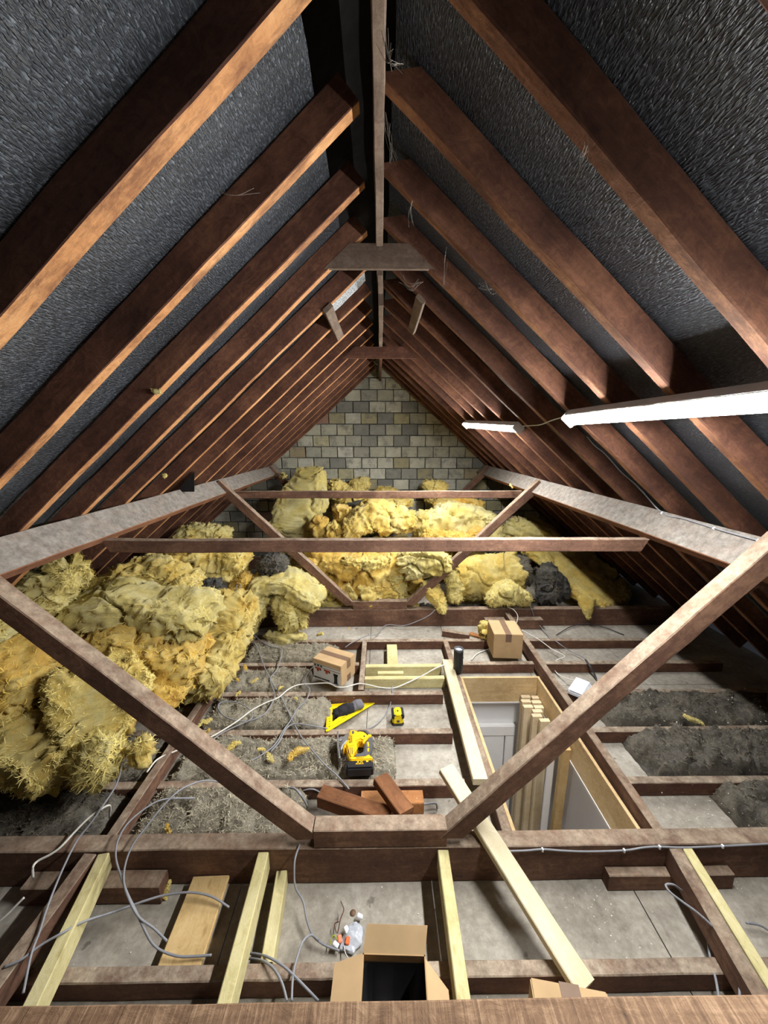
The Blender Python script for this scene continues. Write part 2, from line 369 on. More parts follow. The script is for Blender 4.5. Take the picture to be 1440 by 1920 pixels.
# ================================================================== the roof shell (structure)
def felt_side(s):
    """roofing membrane: lapped sheets running along the loft, sagging a little between rafters"""
    root = None
    sheets = [(.20 if s < 0 else .05, .90, 0.0), (.86, 1.66, .006), (1.62, 2.42, .012), (2.38, 3.62, .018)]
    for i, (a0, a1, lift) in enumerate(sheets):
        V = []; Fc = []; uv = []
        nx, ny = 14, 120; y0, y1 = -1.6, GY
        for ix in range(nx + 1):
            for iy in range(ny + 1):
                a = a0 + (a1 - a0) * ix / nx; y = y0 + (y1 - y0) * iy / ny
                ph = ((y - 1.04) / .395) % 1.0
                sag = -.016 * math.sin(math.pi * ph) ** 2 * (.55 + .6 * mn.noise(Vector((a * 1.5, math.floor((y - 1.04) / .395), s * 3)))) + .003 * math.sin(math.pi * ph) * mn.noise(Vector((a * 4, y * 5, s))) - .0005
                V.append(roof_pt(s, a - RD * RS, y, RD + .003 + lift * 1.0 + sag + (.004 if ix == nx else 0))); uv.append((a / RC, y))
        N = ny + 1
        for ix in range(nx):
            for iy in range(ny): q = ix * N + iy; Fc.append((q, q + 1, q + N + 1, q + N))
        o = mesh_obj('ceiling' if i == 0 else 'membrane_sheet', V, Fc, 'felt', root, True, uv)
        if i == 0:
            root = o; tag(o, 'dark woven roofing membrane on the %s slope behind the rafters' % ('left' if s < 0 else 'right'), 'ceiling', None, 'structure')
felt_side(-1); felt_side(1)
# ridge capping above the gap between the two membranes
cap = mesh_obj('trim_1', [(-.30, -1.6, 3.20), (0, -1.6, 3.44), (.30, -1.6, 3.20), (-.30, GY, 3.20), (0, GY, 3.44), (.30, GY, 3.20)], [(0, 1, 4, 3), (1, 2, 5, 4)], 'dark')
tag(cap, 'dark ridge capping above the gap between the membranes', 'ridge', None, 'structure')

# gable wall: mortar sheet with every block a part
gw = mesh_obj('wall_back', [(-3.9, GY + .012, -.05), (3.9, GY + .012, -.05), (3.9, GY + .012, 0), (0, GY + .012, 3.5), (-3.9, GY + .012, 0)], [(0, 1, 2, 3, 4)], 'mortar')
tag(gw, 'gable wall of pale hollow clay blocks in grey mortar', 'wall', None, 'structure')
gw.location = (0, 0, 0)
CW, CH = .262, .179
cache = {}
rnd = random.Random(3)
for row in range(-4, 14):
    zt = 2.657 - CH * (row - 1); zb = zt - CH
    for ci in range(-14, 14):
        xl = -.30 + CW * ci + (CW / 2 if row % 2 else 0)
        xr = xl + CW
        lim = (3.32 - zb) / M + .02
        if min(abs(xl), abs(xr)) > lim and xl * xr > 0: continue
        if zb < 0.0 or zb > 3.2: continue
        g = .006
        key = rnd.randrange(6)
        clipped = max(abs(xl), abs(xr)) > (3.34 - zt) / M
        if clipped or key not in cache:
            bm = box_bm(-CW / 2 + g, CW / 2 - g, -.012, .02, -CH / 2 + g, CH / 2 - g)
            for v in bm.verts: v.co += Vector((rnd.uniform(-.006, .006), rnd.uniform(-.005, .003), rnd.uniform(-.003, .003)))
            bmesh.ops.bevel(bm, geom=bm.edges[:], offset=.006, segments=1, affect='EDGES')
            if clipped:
                cx, cz = (xl + xr) / 2, (zt + zb) / 2; s = 1 if cx > 0 else -1
                bmesh.ops.bisect_plane(bm, geom=bm.verts[:] + bm.edges[:] + bm.faces[:], plane_co=Vector((-cx, 0, 3.34 - cz)), plane_no=Vector((s * RS, 0, RC)), clear_outer=True)
                if len(bm.faces) < 3: bm.free(); continue
                bmesh.ops.holes_fill(bm, edges=bm.edges[:], sides=12)
            o = bm_obj('brick', bm, 'block', gw)
            if not clipped: cache[key] = o.data
        else:
            o = bpy.data.objects.new('brick', cache[key]); COL.objects.link(o); o.parent = gw
        o.location = ((xl + xr) / 2, GY, (zt + zb) / 2)
# wall behind the camera
fw = mesh_obj('wall_front', [(-3.9, -1.6, -.05), (3.9, -1.6, -.05), (3.9, -1.6, 0), (0, -1.6, 3.5), (-3.9, -1.6, 0)], [(4, 3, 2, 1, 0)], 'mortar')
tag(fw, 'plain mortared gable wall at the near end of the loft', 'wall', None, 'structure')

# ceiling boards underfoot, with the hatch opening left out
HX0, HX1, HY0, HY1 = .70, 1.335, 1.56, 2.92
fl = mesh_obj('floor', [(-3.9, -1.6, -.03), (-2.0, -1.6, -.03), (-2.0, 0.2, -.03), (-3.9, 0.2, -.03)], [(0, 1, 2, 3)], 'board')
tag(fl, 'dusty grey plasterboard ceiling panels laid between the joists', 'floor', None, 'structure')
def panel(x0, x1, y0, y1):
    box('ceiling_panel', x0 + .0025, x1 - .0025, y0 + .0025, y1 - .0025, -.012, random.uniform(-.0015, 0), 'board', fl)
xs = [-3.7, -2.5, -1.28, -.62, -.06, .22, .70 - .02]
for y0, y1 in ((-1.6, .2), (.2, 1.50), (1.50, 2.72), (2.72, 2.94), (2.94, 4.04), (4.04, 5.2), (5.2, GY)):
    bx = [-3.7, -2.45, -1.25, -.10 if y1 > 2 else .235, .68, 1.355, 2.3, 3.7]
    if y1 <= 1.5: bx = [-3.7, -2.3, -1.47, -.66, .245, 1.19, 2.2, 3.7]
    for x0, x1 in zip(bx[:-1], bx[1:]):
        if 1.50 <= y0 < 2.9 and x0 == .68: continue
        panel(x0, x1, y0, y1)
panel(.68, 1.355, 1.50, 1.55)

# room under the hatch
box('wall_lower_back', -.6, 2.2, 2.99, 3.05, -2.46, -.014, 'paint')
tag(bpy.data.objects['wall_lower_back'], 'white painted wall of the landing seen down through the hatch', 'wall', None, 'structure')
wl = box('wall_lower_right', 1.42, 1.48, .3, 2.99, -2.46, -.014, 'paint'); tag(wl, 'painted side wall of the landing right of the hatch', 'wall', None, 'structure')
wl = box('wall_lower_left', -.6, -.54, .3, 2.99, -2.46, -.014, 'paint'); tag(wl, 'painted landing wall left of the hatch', 'wall', None, 'structure')
wl = box('wall_lower_front', -.6, 1.48, .24, .30, -2.46, -.014, 'paint'); tag(wl, 'painted landing wall on the near side below', 'wall', None, 'structure')
wl = box('floor_lower', -.6, 1.48, .24, 3.0, -2.52, -2.46, 'carpet'); tag(wl, 'brown landing floor far below the hatch', 'floor', None, 'structure')
dr = box('door_1', .50, 1.10, 2.955, 2.99, -2.45, -.50, 'paintw', None, .004); tag(dr, 'white door in the landing below the hatch', 'door', None, 'structure')
tr = box('trim_2', .38, 1.19, 2.945, 2.99, -.50, -.40, 'paintw', None, .006); tag(tr, 'white door head moulding seen down the hatch', 'trim', None, 'structure')
tr = box('trim_3', 1.11, 1.19, 2.950, 2.99, -2.45, -.50, 'paintw', None, .006); tag(tr, 'white door side moulding seen down the hatch', 'trim', None, 'structure')

lm = empty('pendant_lamp', (.1, 1.0, -.02), 'pendant lamp on the landing ceiling below the loft', 'lamp')
box('lamp_rose', -.04, .04, -.04, .04, -.02, 0, 'paintw', lm, .008); box('lamp_cord', -.004, .004, -.004, .004, -.25, -.02, 'paintw', lm)
lb = lathe('bulb', [(.012, 0), (.03, -.03), (.034, -.055), (.025, -.085), (.006, -.095)], 'bulb', lm, 14, (0, 0, -.25))
# ================================================================== roof timbers
ORD = ['first', 'second', 'third', 'fourth', 'fifth', 'sixth', 'seventh', 'eighth', 'ninth', 'tenth', 'eleventh', 'twelfth', 'thirteenth', 'fourteenth', 'fifteenth', 'sixteenth']
RY = [1.04 + .395 * k for k in range(14)]
for s in (-1, 1):
    ys = RY if s < 0 else [RY[0] - .395] + RY
    for i, y in enumerate(ys):
        side = 'left' if s < 0 else 'right'
        y += random.uniform(-.012, .012)
        n = Vector((s * RS, 0, RC))
        a0 = .06 if s < 0 else .028
        p0 = roof_pt(s, a0, y, RD / 2); p1 = roof_pt(s, 3.50, y, RD / 2)
        if s < 0: p0 = roof_pt(s, a0, y, 0) + n * RD / 2
        lab = '%s rough-sawn brown rafter of the %s roof slope counting from the camera' % (ORD[i], side)
        wd = .05
        if s < 0 and i == 0: wd = .066; p0.y -= .016; p1.y -= .008
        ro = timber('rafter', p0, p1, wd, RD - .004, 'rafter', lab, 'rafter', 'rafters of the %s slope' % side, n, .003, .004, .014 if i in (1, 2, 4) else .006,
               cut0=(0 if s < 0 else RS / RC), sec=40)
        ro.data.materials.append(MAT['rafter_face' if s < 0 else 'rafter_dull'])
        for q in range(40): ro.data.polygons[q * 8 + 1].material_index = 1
# ridge board in lengths
timber('ridge_board', (0, -1.3, 3.145), (0, 2.17, 3.125), .036, .17, 'ridge', 'long weathered ridge board between the rafters nearest the camera', 'ridge board', None, wob=.004)
timber('ridge_board', (.004, 2.235, 3.07), (.004, 2.50, 3.07), .03, .28, 'ridge', 'short ragged stub of ridge board just behind the nearer collar', 'ridge board', None, wob=.006)
timber('ridge_board', (.012, 2.90, 3.07), (.012, 4.06, 3.05), .036, .16, 'ridge', 'middle length of ridge board between the two collars', 'ridge board', None, wob=.004)
timber('ridge_board', (.012, 4.14, 3.07), (.012, 6.36, 3.05), .036, .18, 'rafter', 'far dark length of ridge board meeting the gable wall', 'ridge board', None, wob=.004)
# collars
def collar(y, zb, h, label, mat):
    xb, xt = (ZR - zb) / M + .03, (ZR - zb - h) / M + .03
    V = []
    for yy in (y - .011, y + .011): V += [(-xb, yy, zb), (xb, yy, zb), (xt, yy, zb + h), (-xt, yy, zb + h)]
    o = mesh_obj('collar_tie', V, [(0, 1, 2, 3), (7, 6, 5, 4), (0, 4, 5, 1), (1, 5, 6, 2), (2, 6, 7, 3), (3, 7, 4, 0)], mat)
    tag(o, label, 'collar tie', 'collars under the ridge')
collar(2.20, 2.945, .118, 'brown board collar tie with pale lower edge, nearer of the two below the ridge', 'ridge')
collar(4.10, 2.87, .11, 'smaller dark board collar tie near the gable apex, farther of the two', 'rafter')
# short battens under the rafters and a pale membrane patch
for s, ax, lab in ((-1, .325, 'short rough pale batten nailed under the left rafters beneath the pale patch'), (1, .265, 'short rough pale batten nailed under the right rafters near the ridge')):
    timber('batten', roof_pt(s, ax, 2.57, -.016), roof_pt(s, ax, 3.27, -.016), .065, .03, 'ridge', lab, 'batten', 'battens under the rafters', (s * RS, 0, RC), wob=.006)
V = [roof_pt(-1, a, y, .05 + .012 * mn.noise(Vector((a * 9, y * 9, 0)))) for a in (.06, .12, .18, .24, .30) for y in (2.66, 2.75, 2.84, 2.93)]
V2 = [v - Vector((RS * .004, 0, -RC * .004)) for v in V]
Fc = [(i * 4 + j, i * 4 + j + 1, i * 4 + j + 5, i * 4 + j + 4) for i in range(4) for j in range(3)]
o = mesh_obj('membrane_patch', V + [v + Vector((-RS * .003, 0, RC * .003)) for v in V], Fc + [tuple(20 + q for q in reversed(f)) for f in Fc], 'patch', None, True, [(v.x, v.y) for v in V] * 2)
tag(o, 'pale grey patch of membrane between rafters left of the ridge', 'membrane patch')
# purlins, broad face up the slope
for s in (-1, 1):
    n = Vector((s * RS, 0, RC)); d = .175; th = .07
    c = roof_pt(s, 1.715, 0, -d / 2 - .001) + Vector((s * RC, 0, -RS)) * th / 2
    timber('purlin', (c.x, -1.5, c.z), (c.x, 6.36, c.z), th, d, 'purlin', 'long grey dust-covered purlin beam along the %s roof slope' % ('left' if s < 0 else 'right'), 'purlin', 'purlins', n, .004, .003, sec=60)
# tie beams between the purlins
timber('tie_beam', (-1.63, 2.245, 1.452), (1.60, 2.245, 1.452), .05, .078, 'old', 'nearer horizontal tie beam spanning between the two purlins', 'tie beam', 'tie beams', wob=.004, cut0=-.6, cut1=.6)
timber('tie_beam', (-1.64, 4.36, 1.448), (1.60, 4.36, 1.448), .05, .082, 'old', 'farther horizontal tie beam in front of the gable blocks', 'tie beam', 'tie beams', wob=.004, cut0=-.6, cut1=.6)
# binder beams
for y0, lab in ((1.467, 'deep dark brown binder beam across the floor carrying the near struts'), (4.0, 'deep dark brown binder beam in front of the insulation heap'), (5.95, 'deep binder beam hidden among the wool by the gable')):
    timber('binder_beam', (-3.3, y0 + .04, BT / 2 + .001), (3.3, y0 + .04, BT / 2 + .001), .078, BT - .002, 'old', lab, 'beam', 'binder beams', wob=.003, sec=60)
# struts and their foot blocks
def truss(y, xb, names, tp, mats=('old', 'old')):
    for s, lab in zip((-1, 1), names[:2]):
        x1, z1 = tp[s]
        timber('strut', (s * xb, y, .253), (x1, y, z1), .078, .088, 'old', lab, 'strut', 'diagonal struts', (0, 0, 1), .004, .004, .01, cut0=(-.9))
    timber('foot_block', (-xb + .025, y, .253), (xb - .025, y, .253), .078, .098, 'old', names[2], 'block', 'strut foot blocks', wob=.003)
truss(1.508, .335, ('near diagonal strut rising left over the yellow insulation pile', 'near diagonal strut rising right over the loft hatch', 'flat timber block between the feet of the near struts'), {-1: (-1.66, 1.535), 1: (1.66, 1.685)})
truss(4.04, .325, ('far diagonal strut rising left past the dark wool lump', 'far diagonal strut rising right through hanging yellow wool', 'flat timber block between the feet of the far struts'), {-1: (-1.70, 1.62), 1: (1.70, 1.62)})
truss(5.99, .325, ('third diagonal strut rising left by the gable wall', 'third diagonal strut rising right by the gable wall', 'timber block between strut feet by the gable'), {-1: (-1.70, 1.62), 1: (1.70, 1.62)})
timber('cleat', (1.60, 1.60, 1.44), (1.78, 1.60, 1.56), .05, .07, 'old', 'short timber cleat behind the top of the right strut', 'cleat')
# foreground crossbeam
p = at_z(720, 1873, 1.09)
timber('cross_beam', (-2.25, p.y - .05, 1.04), (2.25, p.y - .05, 1.04), .10, .10, 'cross', 'rough saw-marked brown crossbeam along the bottom edge of the photo', 'beam', None, wob=.0015, sec=40)

# ================================================================== ceiling joists, runners, hatch
def joist(x0, x1, yf, lab, top=JT, w=.05, h=None, mat='joist'):
    h = h or top
    timber('ceiling_joist', (x0, yf + w / 2, top - h / 2 + .0005), (x1, yf + w / 2, top - h / 2 + .0005), w, h - .001, mat, lab, 'joist', 'ceiling joists', wob=.003)
joist(-3.2, 3.2, 1.085, 'ceiling joist just beyond the foreground crossbeam')
LJ = [1.90, 2.305, 2.71, 3.115, 3.52]
nm = ['by the wood offcuts', 'below the yellow set square', 'below the printed cardboard box']
for yf, a in zip(LJ[:3], nm):
    joist(-1.30, .50, yf, 'ceiling joist left of the hatch ' + a)
    joist(-3.2, -1.36, yf, 'ceiling joist under the yellow pile in line with the one ' + a)
    joist(1.43, 3.1, yf, 'ceiling joist right of the hatch in line with the one ' + a)
joist(-1.30, -.19, LJ[3], 'ceiling joist left of the framed bay behind the printed box')
joist(.69, 1.385, LJ[3], 'short ceiling joist behind the hatch under the plain box')
joist(1.45, 3.1, LJ[3], 'ceiling joist right of the far runner beside the white cable')
joist(-3.2, -1.36, LJ[3], 'ceiling joist under the far end of the yellow pile')
joist(-1.30, 1.39, LJ[4], 'ceiling joist behind the framed bay and plain cardboard box')
joist(1.46, 3.1, LJ[4], 'ceiling joist right of the plain box in half shadow')
timber('runner_beam', (-1.33, 1.548, .115), (-1.335, 3.998, .115), .05, .095, 'old', 'dusty runner beam along the floor beside the yellow pile', 'runner beam', 'runner beams')
timber('runner_beam', (1.395, 1.548, .105), (1.425, 3.998, .105), .052, .115, 'old', 'dusty runner beam along the floor right of the hatch', 'runner beam', 'runner beams')
timber('trimmer', (.655, 1.548, .046), (.655, 3.515, .046), .05, .088, 'old', 'old trimmer beam along the left side of the hatch', 'trimmer')
timber('trimmer', (-.155, 2.765, .05), (-.155, 3.515, .05), .046, .098, 'joist', 'old dusty trimmer beside the printed cardboard box', 'trimmer')
# hatch lining
hl = empty('hatch_lining', ((HX0 + HX1) / 2, (HY0 + HY1) / 2, 0), 'new pine lining boards framing the open loft hatch', 'hatch lining')
def hb(x0, x1, y0, y1):
    c = hl.location; lx = x1 - x0 > y1 - y0
    p0 = Vector((x0, (y0 + y1) / 2, -.025)) if lx else Vector(((x0 + x1) / 2, y0, -.025)); p1 = Vector((x1, (y0 + y1) / 2, -.025)) if lx else Vector(((x0 + x1) / 2, y1, -.025))
    o = timber('lining_board', p0 , p1, (y1 - y0) if lx else (x1 - x0), .23, 'hatch', wob=.001, cham=.002); mw = o.matrix_world.copy(); o.parent = hl; o.matrix_local = Matrix.Translation(-Vector(c)) @ mw
hb(HX0 - .02, HX1 + .02, HY1, HY1 + .02); hb(HX0 - .02, HX0, HY0 - .01, HY1); hb(HX1, HX1 + .02, HY0 - .01, HY1); hb(HX0 - .0, HX1, HY0 - .01, HY0 + .008)
for nmx, a in (('lining_bead', (HX0, HX1, HY1 - .004, HY1 - .0005)), ('lining_bead', (HX1 - .004, HX1 - .0005, HY0 + .01, HY1))):
    o = box(nmx, a[0], a[1], a[2], a[3], -.150, -.138, 'paintw'); o.parent = hl; o.matrix_local = Matrix.Translation(-Vector(hl.location))
# studs standing in the hatch
spots = [(986, 1305.5, 'left rear'), (1005.6, 1307, 'right rear'), (986.7, 1314, 'left, second row'), (1006, 1315.5, 'right, second row'), (990.5, 1324, 'left front'), (1010.5, 1325, 'right, third row'), (1008, 1332.5, 'right, fourth row'), (1007, 1341, 'right, fifth row'), (1021.5, 1350, 'right front')]
for u, v, nme in spots:
    q = at_z(u, v, -.06)
    timber('pine_stud', (q.x - .002, q.y, -.06), (q.x, q.y + .03, -2.455), .076, .036, 'stud', 'planed pine stud standing in the hatch bundle, ' + nme, 'timber', 'pine studs standing in the hatch', (0, 1, 0), .003, .001, sec=8)
timber('pine_post', (1.29, 2.30, -.03), (1.36, 2.50, -2.455), .06, .045, 'ply', 'brownish timber leaning in the hatch right of the stud bundle', 'timber', None, (0, 1, 0), sec=8)
timber('white_board', (1.235, 2.38, -.10), (1.30, 2.53, -2.455), .05, .02, 'paintw', 'white painted strip leaning beside the stud bundle', 'board', None, (0, 1, 0), sec=8)

# ================================================================== loose timbers
timber('pine_board', (.585, 1.90, JT + .021), (.60, 3.13, JT + .021), .088, .042, 'pine', 'new pale pine board lying along the left of the hatch under the speaker', 'timber')
pa, pb = Vector((.36, 1.80, .305)), Vector((.745, 1.035, .118))
timber('pine_board', pa, pb, .088, .036, 'pine', 'new pale pine board slanting over the near binder beam', 'timber')
TZ = BT - .012
timber('treated_timber', (-1.285, 1.462, .150), (-1.185, .93, .150), .05, .09, 'treated', 'treated pine timber lying beside the old brown timber at bottom left', 'timber', 'treated timbers')
timber('old_timber', (-1.345, 1.462, .150), (-1.375, .80, .150), .06, .094, 'old', 'old brown timber at the bottom left beside a treated one', 'timber', 'old timbers over the near bay')
timber('treated_timber', (-.545, 1.464, .1415), (-.535, .85, .1415), .05, .1, 'treated', 'tall treated timber at lower left beside the flat pine plank', 'timber', 'treated timbers')
timber('treated_timber', (-.468, 1.464, .042), (-.445, 1.14, .042), .05, .083, 'treated', 'short low treated timber between tall treated timber and ceiling rose hole', 'timber', 'treated timbers')
timber('pine_plank', (-.80, 1.464, .046), (-.79, 1.138, .046), .17, .022, 'ply', 'flat knotty pine plank at lower left in the near bay', 'plank')
box('packing_block', -.86, -.72, 1.22, 1.27, 0, .034, 'ply'); tag(bpy.data.objects['packing_block'], 'small packing block under the flat pine plank', 'block')
timber('treated_timber', (.292, 1.464, .1415), (.283, .85, .1415), .05, .1, 'treated', 'treated timber at bottom centre right of the open box', 'timber', 'treated timbers')
timber('old_timber', (1.385, 1.462, .144), (1.30, .85, .144), .06, .106, 'old', 'old brown timber at bottom right with a treated strip alongside', 'timber', 'old timbers over the near bay')
timber('treated_timber', (1.442, 1.462, .146), (1.36, .85, .146), .045, .1, 'treated', 'treated strip lying along the old timber at bottom right', 'timber', 'treated timbers')
timber('noggin', (1.065, 1.443, .043), (1.655, 1.443, .043), .044, .084, 'old', 'dark noggin block against the near binder at bottom right', 'block', 'noggins')
timber('noggin', (-1.62, 1.428, .05), (-1.0, 1.428, .05), .074, .098, 'old', 'dark noggin block against the near binder at bottom left', 'block', 'noggins')
timber('noggin', (1.16, 3.955, .06), (1.385, 3.955, .06), .08, .11, 'old', 'dark noggin block against the far binder behind the plain box', 'block', 'noggins')
timber('noggin', (1.455, 3.955, .06), (1.80, 3.955, .06), .08, .11, 'old', 'dark noggin block against the far binder right of the runner', 'block', 'noggins')
# framed bay
timber('treated_noggin', (-.13, 3.11, .047), (.545, 3.11, .047), .047, .09, 'treated', 'treated noggin across the framed bay, farther of the two', 'timber', 'noggins of the framed bay')
timber('treated_noggin', (-.13, 2.935, .047), (.545, 2.935, .047), .047, .09, 'treated', 'treated noggin across the framed bay, nearer of the two', 'timber', 'noggins of the framed bay')
timber('treated_offcut', (.115, 3.14, .047), (.115, 3.50, .047), .10, .045, 'treated', 'treated offcut lying lengthwise in the framed bay', 'timber')
timber('treated_offcut', (-.02, 2.99, .075), (.20, 2.99, .075), .04, .06, 'treated', 'thin treated offcut between the two treated noggins', 'timber')
# red brown offcuts by the struts
timber('wood_offcut', (-.335, 1.815, .118), (.055, 1.675, .118), .085, .075, 'red', 'long red-brown beam offcut lying behind the strut feet', 'offcut', 'red-brown offcuts')
timber('wood_offcut', (.00, 1.845, .198), (.135, 1.645, .186), .095, .045, 'red', 'short red-brown offcut lying askew on top of the other offcuts', 'offcut', 'red-brown offcuts', (.12, .05, 1))
timber('wood_offcut', (-.11, 1.847, .038), (.245, 1.847, .038), .085, .074, 'amber', 'orange-brown offcut lying against the joist under the askew one', 'offcut', 'red-brown offcuts')
timber('wood_offcut', (-.36, 1.70, .022), (-.06, 1.595, .022), .06, .04, 'old', 'dark low offcut tucked behind the strut foot block', 'offcut', 'red-brown offcuts')
timber('wood_offcut', at_z(830, 1186, .035), at_z(880, 1194, .035), .05, .065, 'old', 'dark offcut lying behind the framed bay near the far binder', 'offcut', 'red-brown offcuts')
timber('wood_offcut', at_z(880, 1188, .012), at_z(910, 1196, .012), .06, .022, 'amber', 'thin orange offcut beside the plain box', 'offcut', 'red-brown offcuts')

# ================================================================== strip lights
def strip(pn, pf, label):
    d = (pf - pn); L = d.length; R = frame(pn, pf, Vector((RS, 0, RC)))
    root = empty('strip_light', (pn + pf) / 2, label, 'strip light', 'strip lights on the right rafters')
    root.matrix_world = Matrix.Translation((pn + pf) / 2) @ R.to_4x4()
    V = []; Fc = []; S = 10; n = 2
    for i in range(2):
        x = (-L / 2 + .02) if i == 0 else (L / 2 - .02)
        for k in range(S + 1):
            a = math.pi + math.pi * k / S; V.append((x, .034 * math.cos(a), .020 * math.sin(a) - .006))
    for k in range(S): Fc.append((k, k + 1, S + 1 + k + 1, S + 1 + k))
    Fc.append(tuple(range(S, -1, -1))); Fc.append(tuple(range(S + 1, 2 * S + 2)))
    mesh_obj('diffuser', V, Fc, 'emit', root, True)
    box('batten_body', -L / 2 + .02, L / 2 - .02, -.040, .040, -.006, .036, 'white', root, .003)
    for q in (-1, 1):
        c = -1 if q < 0 else 1
        box('end_cap', c * L / 2 - (.02 if c > 0 else 0), c * L / 2 + (0 if c > 0 else .02), -.042, .042, -.030, .038, 'white', root, .006)
    return root
n1 = at_roof(1440, 770, 1, -.036); n0 = at_roof(1066, 786, 1, -.036)
dirn = (n1 - n0).normalized()
xm = (n0.x + n1.x) / 2; zc = roof_pt(1, 0, 0, -.037)
def rp(ax, y): return roof_pt(1, ax, y, -.037)
axn = n0.x + .037 * RS
strip(rp(axn - .0, n0.y - 1.5), rp(axn, n0.y), 'near glowing LED strip light fixed under the right rafters')
f0 = at_roof(972, 803, 1, -.036); f1 = at_roof(865, 807, 1, -.036)
strip(rp(f0.x + .037 * RS, f0.y), rp(f0.x + .037 * RS - .085, f0.y + 1.5), 'far glowing LED strip light nearer the gable wall')
# ================================================================== insulation
nbody = [0]
def fibres(o, mat):
    me = o.data; me.materials.append(MAT[mat]); k = nbody[0]
    me.polygons.foreach_set('material_index', [0] * k + [1] * (len(me.polygons) - k))
def wool_mesh(path, dims, seed, rings=104, S=92, ex=3.2, amp=1.15, tufts=2600, upref=None, endp=3.0, strata=1.0, tl=1.0):
    """thick sweep along a path with a rounded-rectangle section, torn and puffed by noise, plus loose fibre tufts"""
    rn = random.Random(seed); P = catmull(path, 10) if len(path) > 2 else [Vector(path[0]).lerp(Vector(path[1]), i / 10) for i in range(11)]
    acc = [0.0]
    for a, b in zip(P[:-1], P[1:]): acc.append(acc[-1] + (b - a).length)
    L = acc[-1]; D = dims if isinstance(dims, list) else [dims] * len(path)
    def samp(t):
        d = t * L; i = 0
        while i < len(acc) - 2 and acc[i + 1] < d: i += 1
        f = (d - acc[i]) / max(1e-6, acc[i + 1] - acc[i]); return P[i].lerp(P[i + 1], f), (P[i + 1] - P[i]).normalized()
    def dim(t):
        q = t * (len(D) - 1); i = min(int(q), len(D) - 2); f = q - i
        return D[i][0] * (1 - f) + D[i + 1][0] * f, D[i][1] * (1 - f) + D[i + 1][1] * f
    if len(D) == 1: D = D * 2
    V = []; Fc = []; N = []; LC = []; TE = []; TN = []; off = Vector((seed * 3.7, seed * 1.3, seed * 2.1))
    ref = Vector(upref) if upref else Vector((0, 0, 1))
    cen = []
    for i in range(rings + 1):
        t = i / rings; e = .5 - .5 * math.cos(math.pi * t); e = .35 * t + .65 * e
        p, T = samp(e); s_ = abs(2 * e - 1)
        sd = T.cross(ref)
        if sd.length < .25: sd = T.cross(Vector((0, 1, .2)))
        sd.normalize(); up = sd.cross(T); a, b = dim(e)
        # rounding at the two ends, within about half a thickness of the end
        de = min(e, 1 - e) * L; rr = min(.5 * min(a, b), L * .45); k = 1.0 if de >= rr else (1 - (1 - de / rr) ** endp) ** (1 / endp)
        k = max(k, .02); cen.append((p, T))
        for j in range(S):
            an = 2 * math.pi * j / S; c, s2 = math.cos(an), math.sin(an)
            x = math.copysign(abs(c) ** (2 / ex), c) * a / 2 * k; y = math.copysign(abs(s2) ** (2 / ex), s2) * b / 2 * k
            q = p + sd * x + up * y
            nn = (sd * math.copysign(abs(c) ** (2 - 2 / ex), c) / max(a, .01) + up * math.copysign(abs(s2) ** (2 - 2 / ex), s2) / max(b, .01))
            if nn.length < 1e-6: nn = up.copy()
            nn.normalize()
            if de < rr: nn = (nn + T * (-1 if e < .5 else 1) * (1 - de / rr) * 1.2).normalized()
            V.append(q); N.append(nn); LC.append((e * L, x, y)); TE.append(max(0, 1 - de / (rr * 1.2))); TN.append(T)
    big = min(1.0, min(min(d) for d in D) / .2); sb = big ** .5
    for i, (q, nn) in enumerate(zip(V, N)):
        w_ = q + off; lc_ = LC[i]
        w_ = w_ + mn.noise_vector(w_ * 5) * .05
        d1 = mn.noise(w_ * 3.2) * .075 * big
        d2 = mn.noise(Vector((lc_[0] * 5 + seed, lc_[1] * 9, lc_[2] * 26))) * .022 * strata * big + mn.noise(Vector((lc_[0] * 9, lc_[1] * 14 + seed, lc_[2] * 70))) * .010 * strata * sb
        r1 = 1 - abs(mn.noise(w_ * 9)); d3 = (r1 ** 4 - .4) * .030 * big
        d4 = mn.turbulence(w_ * 26, 4, False) * .014 * sb
        f_ = max(0, .05 - abs(mn.noise(w_ * 2.6 + Vector((9, 2, 4))))) * 1.9 * big      # a few long folds
        pull = TE[i] * (mn.noise(w_ * 16) * .06 + mn.noise(w_ * 40) * .03) * sb
        V[i] = q + nn * ((d1 + d2 + d3 + d4 - f_) * amp) + TN[i] * pull + mn.noise_vector(w_ * 34) * .009 * amp * sb + mn.noise_vector(w_ * 90) * .0045 * amp * sb
    for i in range(rings):
        for j in range(S):
            q = (j + 1) % S; Fc.append((i * S + j, i * S + q, i * S + S + q, i * S + S + j))
    Fc.append(tuple(range(S - 1, -1, -1))); Fc.append(tuple(rings * S + j for j in range(S)))
    nbody[0] = len(Fc)
    for _ in range(tufts):
        i = rn.randrange(len(N)); p, nn = V[i], N[i]
        ln = rn.uniform(.012, .05) * sb * min(tl, 1.5); wd = rn.uniform(.0006, .0019)
        rv = Vector((rn.uniform(-1, 1), rn.uniform(-1, 1), rn.uniform(-1, 1))); tg = rv - nn * rv.dot(nn)
        if tg.length < .1: continue
        tg.normalize(); d = (tg + nn * rn.uniform(.05, .7)).normalized(); sdv = d.cross(nn)
        if sdv.length < .1: continue
        sdv.normalize(); p0 = p - nn * .003 - tg * ln * .3; p1 = p + d * ln * .4 + nn * .002; p2 = p1 + (d + nn * rn.uniform(-.4, .5) + sdv * rn.uniform(-.8, .8)).normalized() * ln * .45
        b = len(V); V += [p0 - sdv * wd, p0 + sdv * wd, p1 + sdv * wd, p1 - sdv * wd, p2]
        Fc += [(b, b + 1, b + 2, b + 3), (b + 3, b + 2, b + 4)]
    return V, Fc
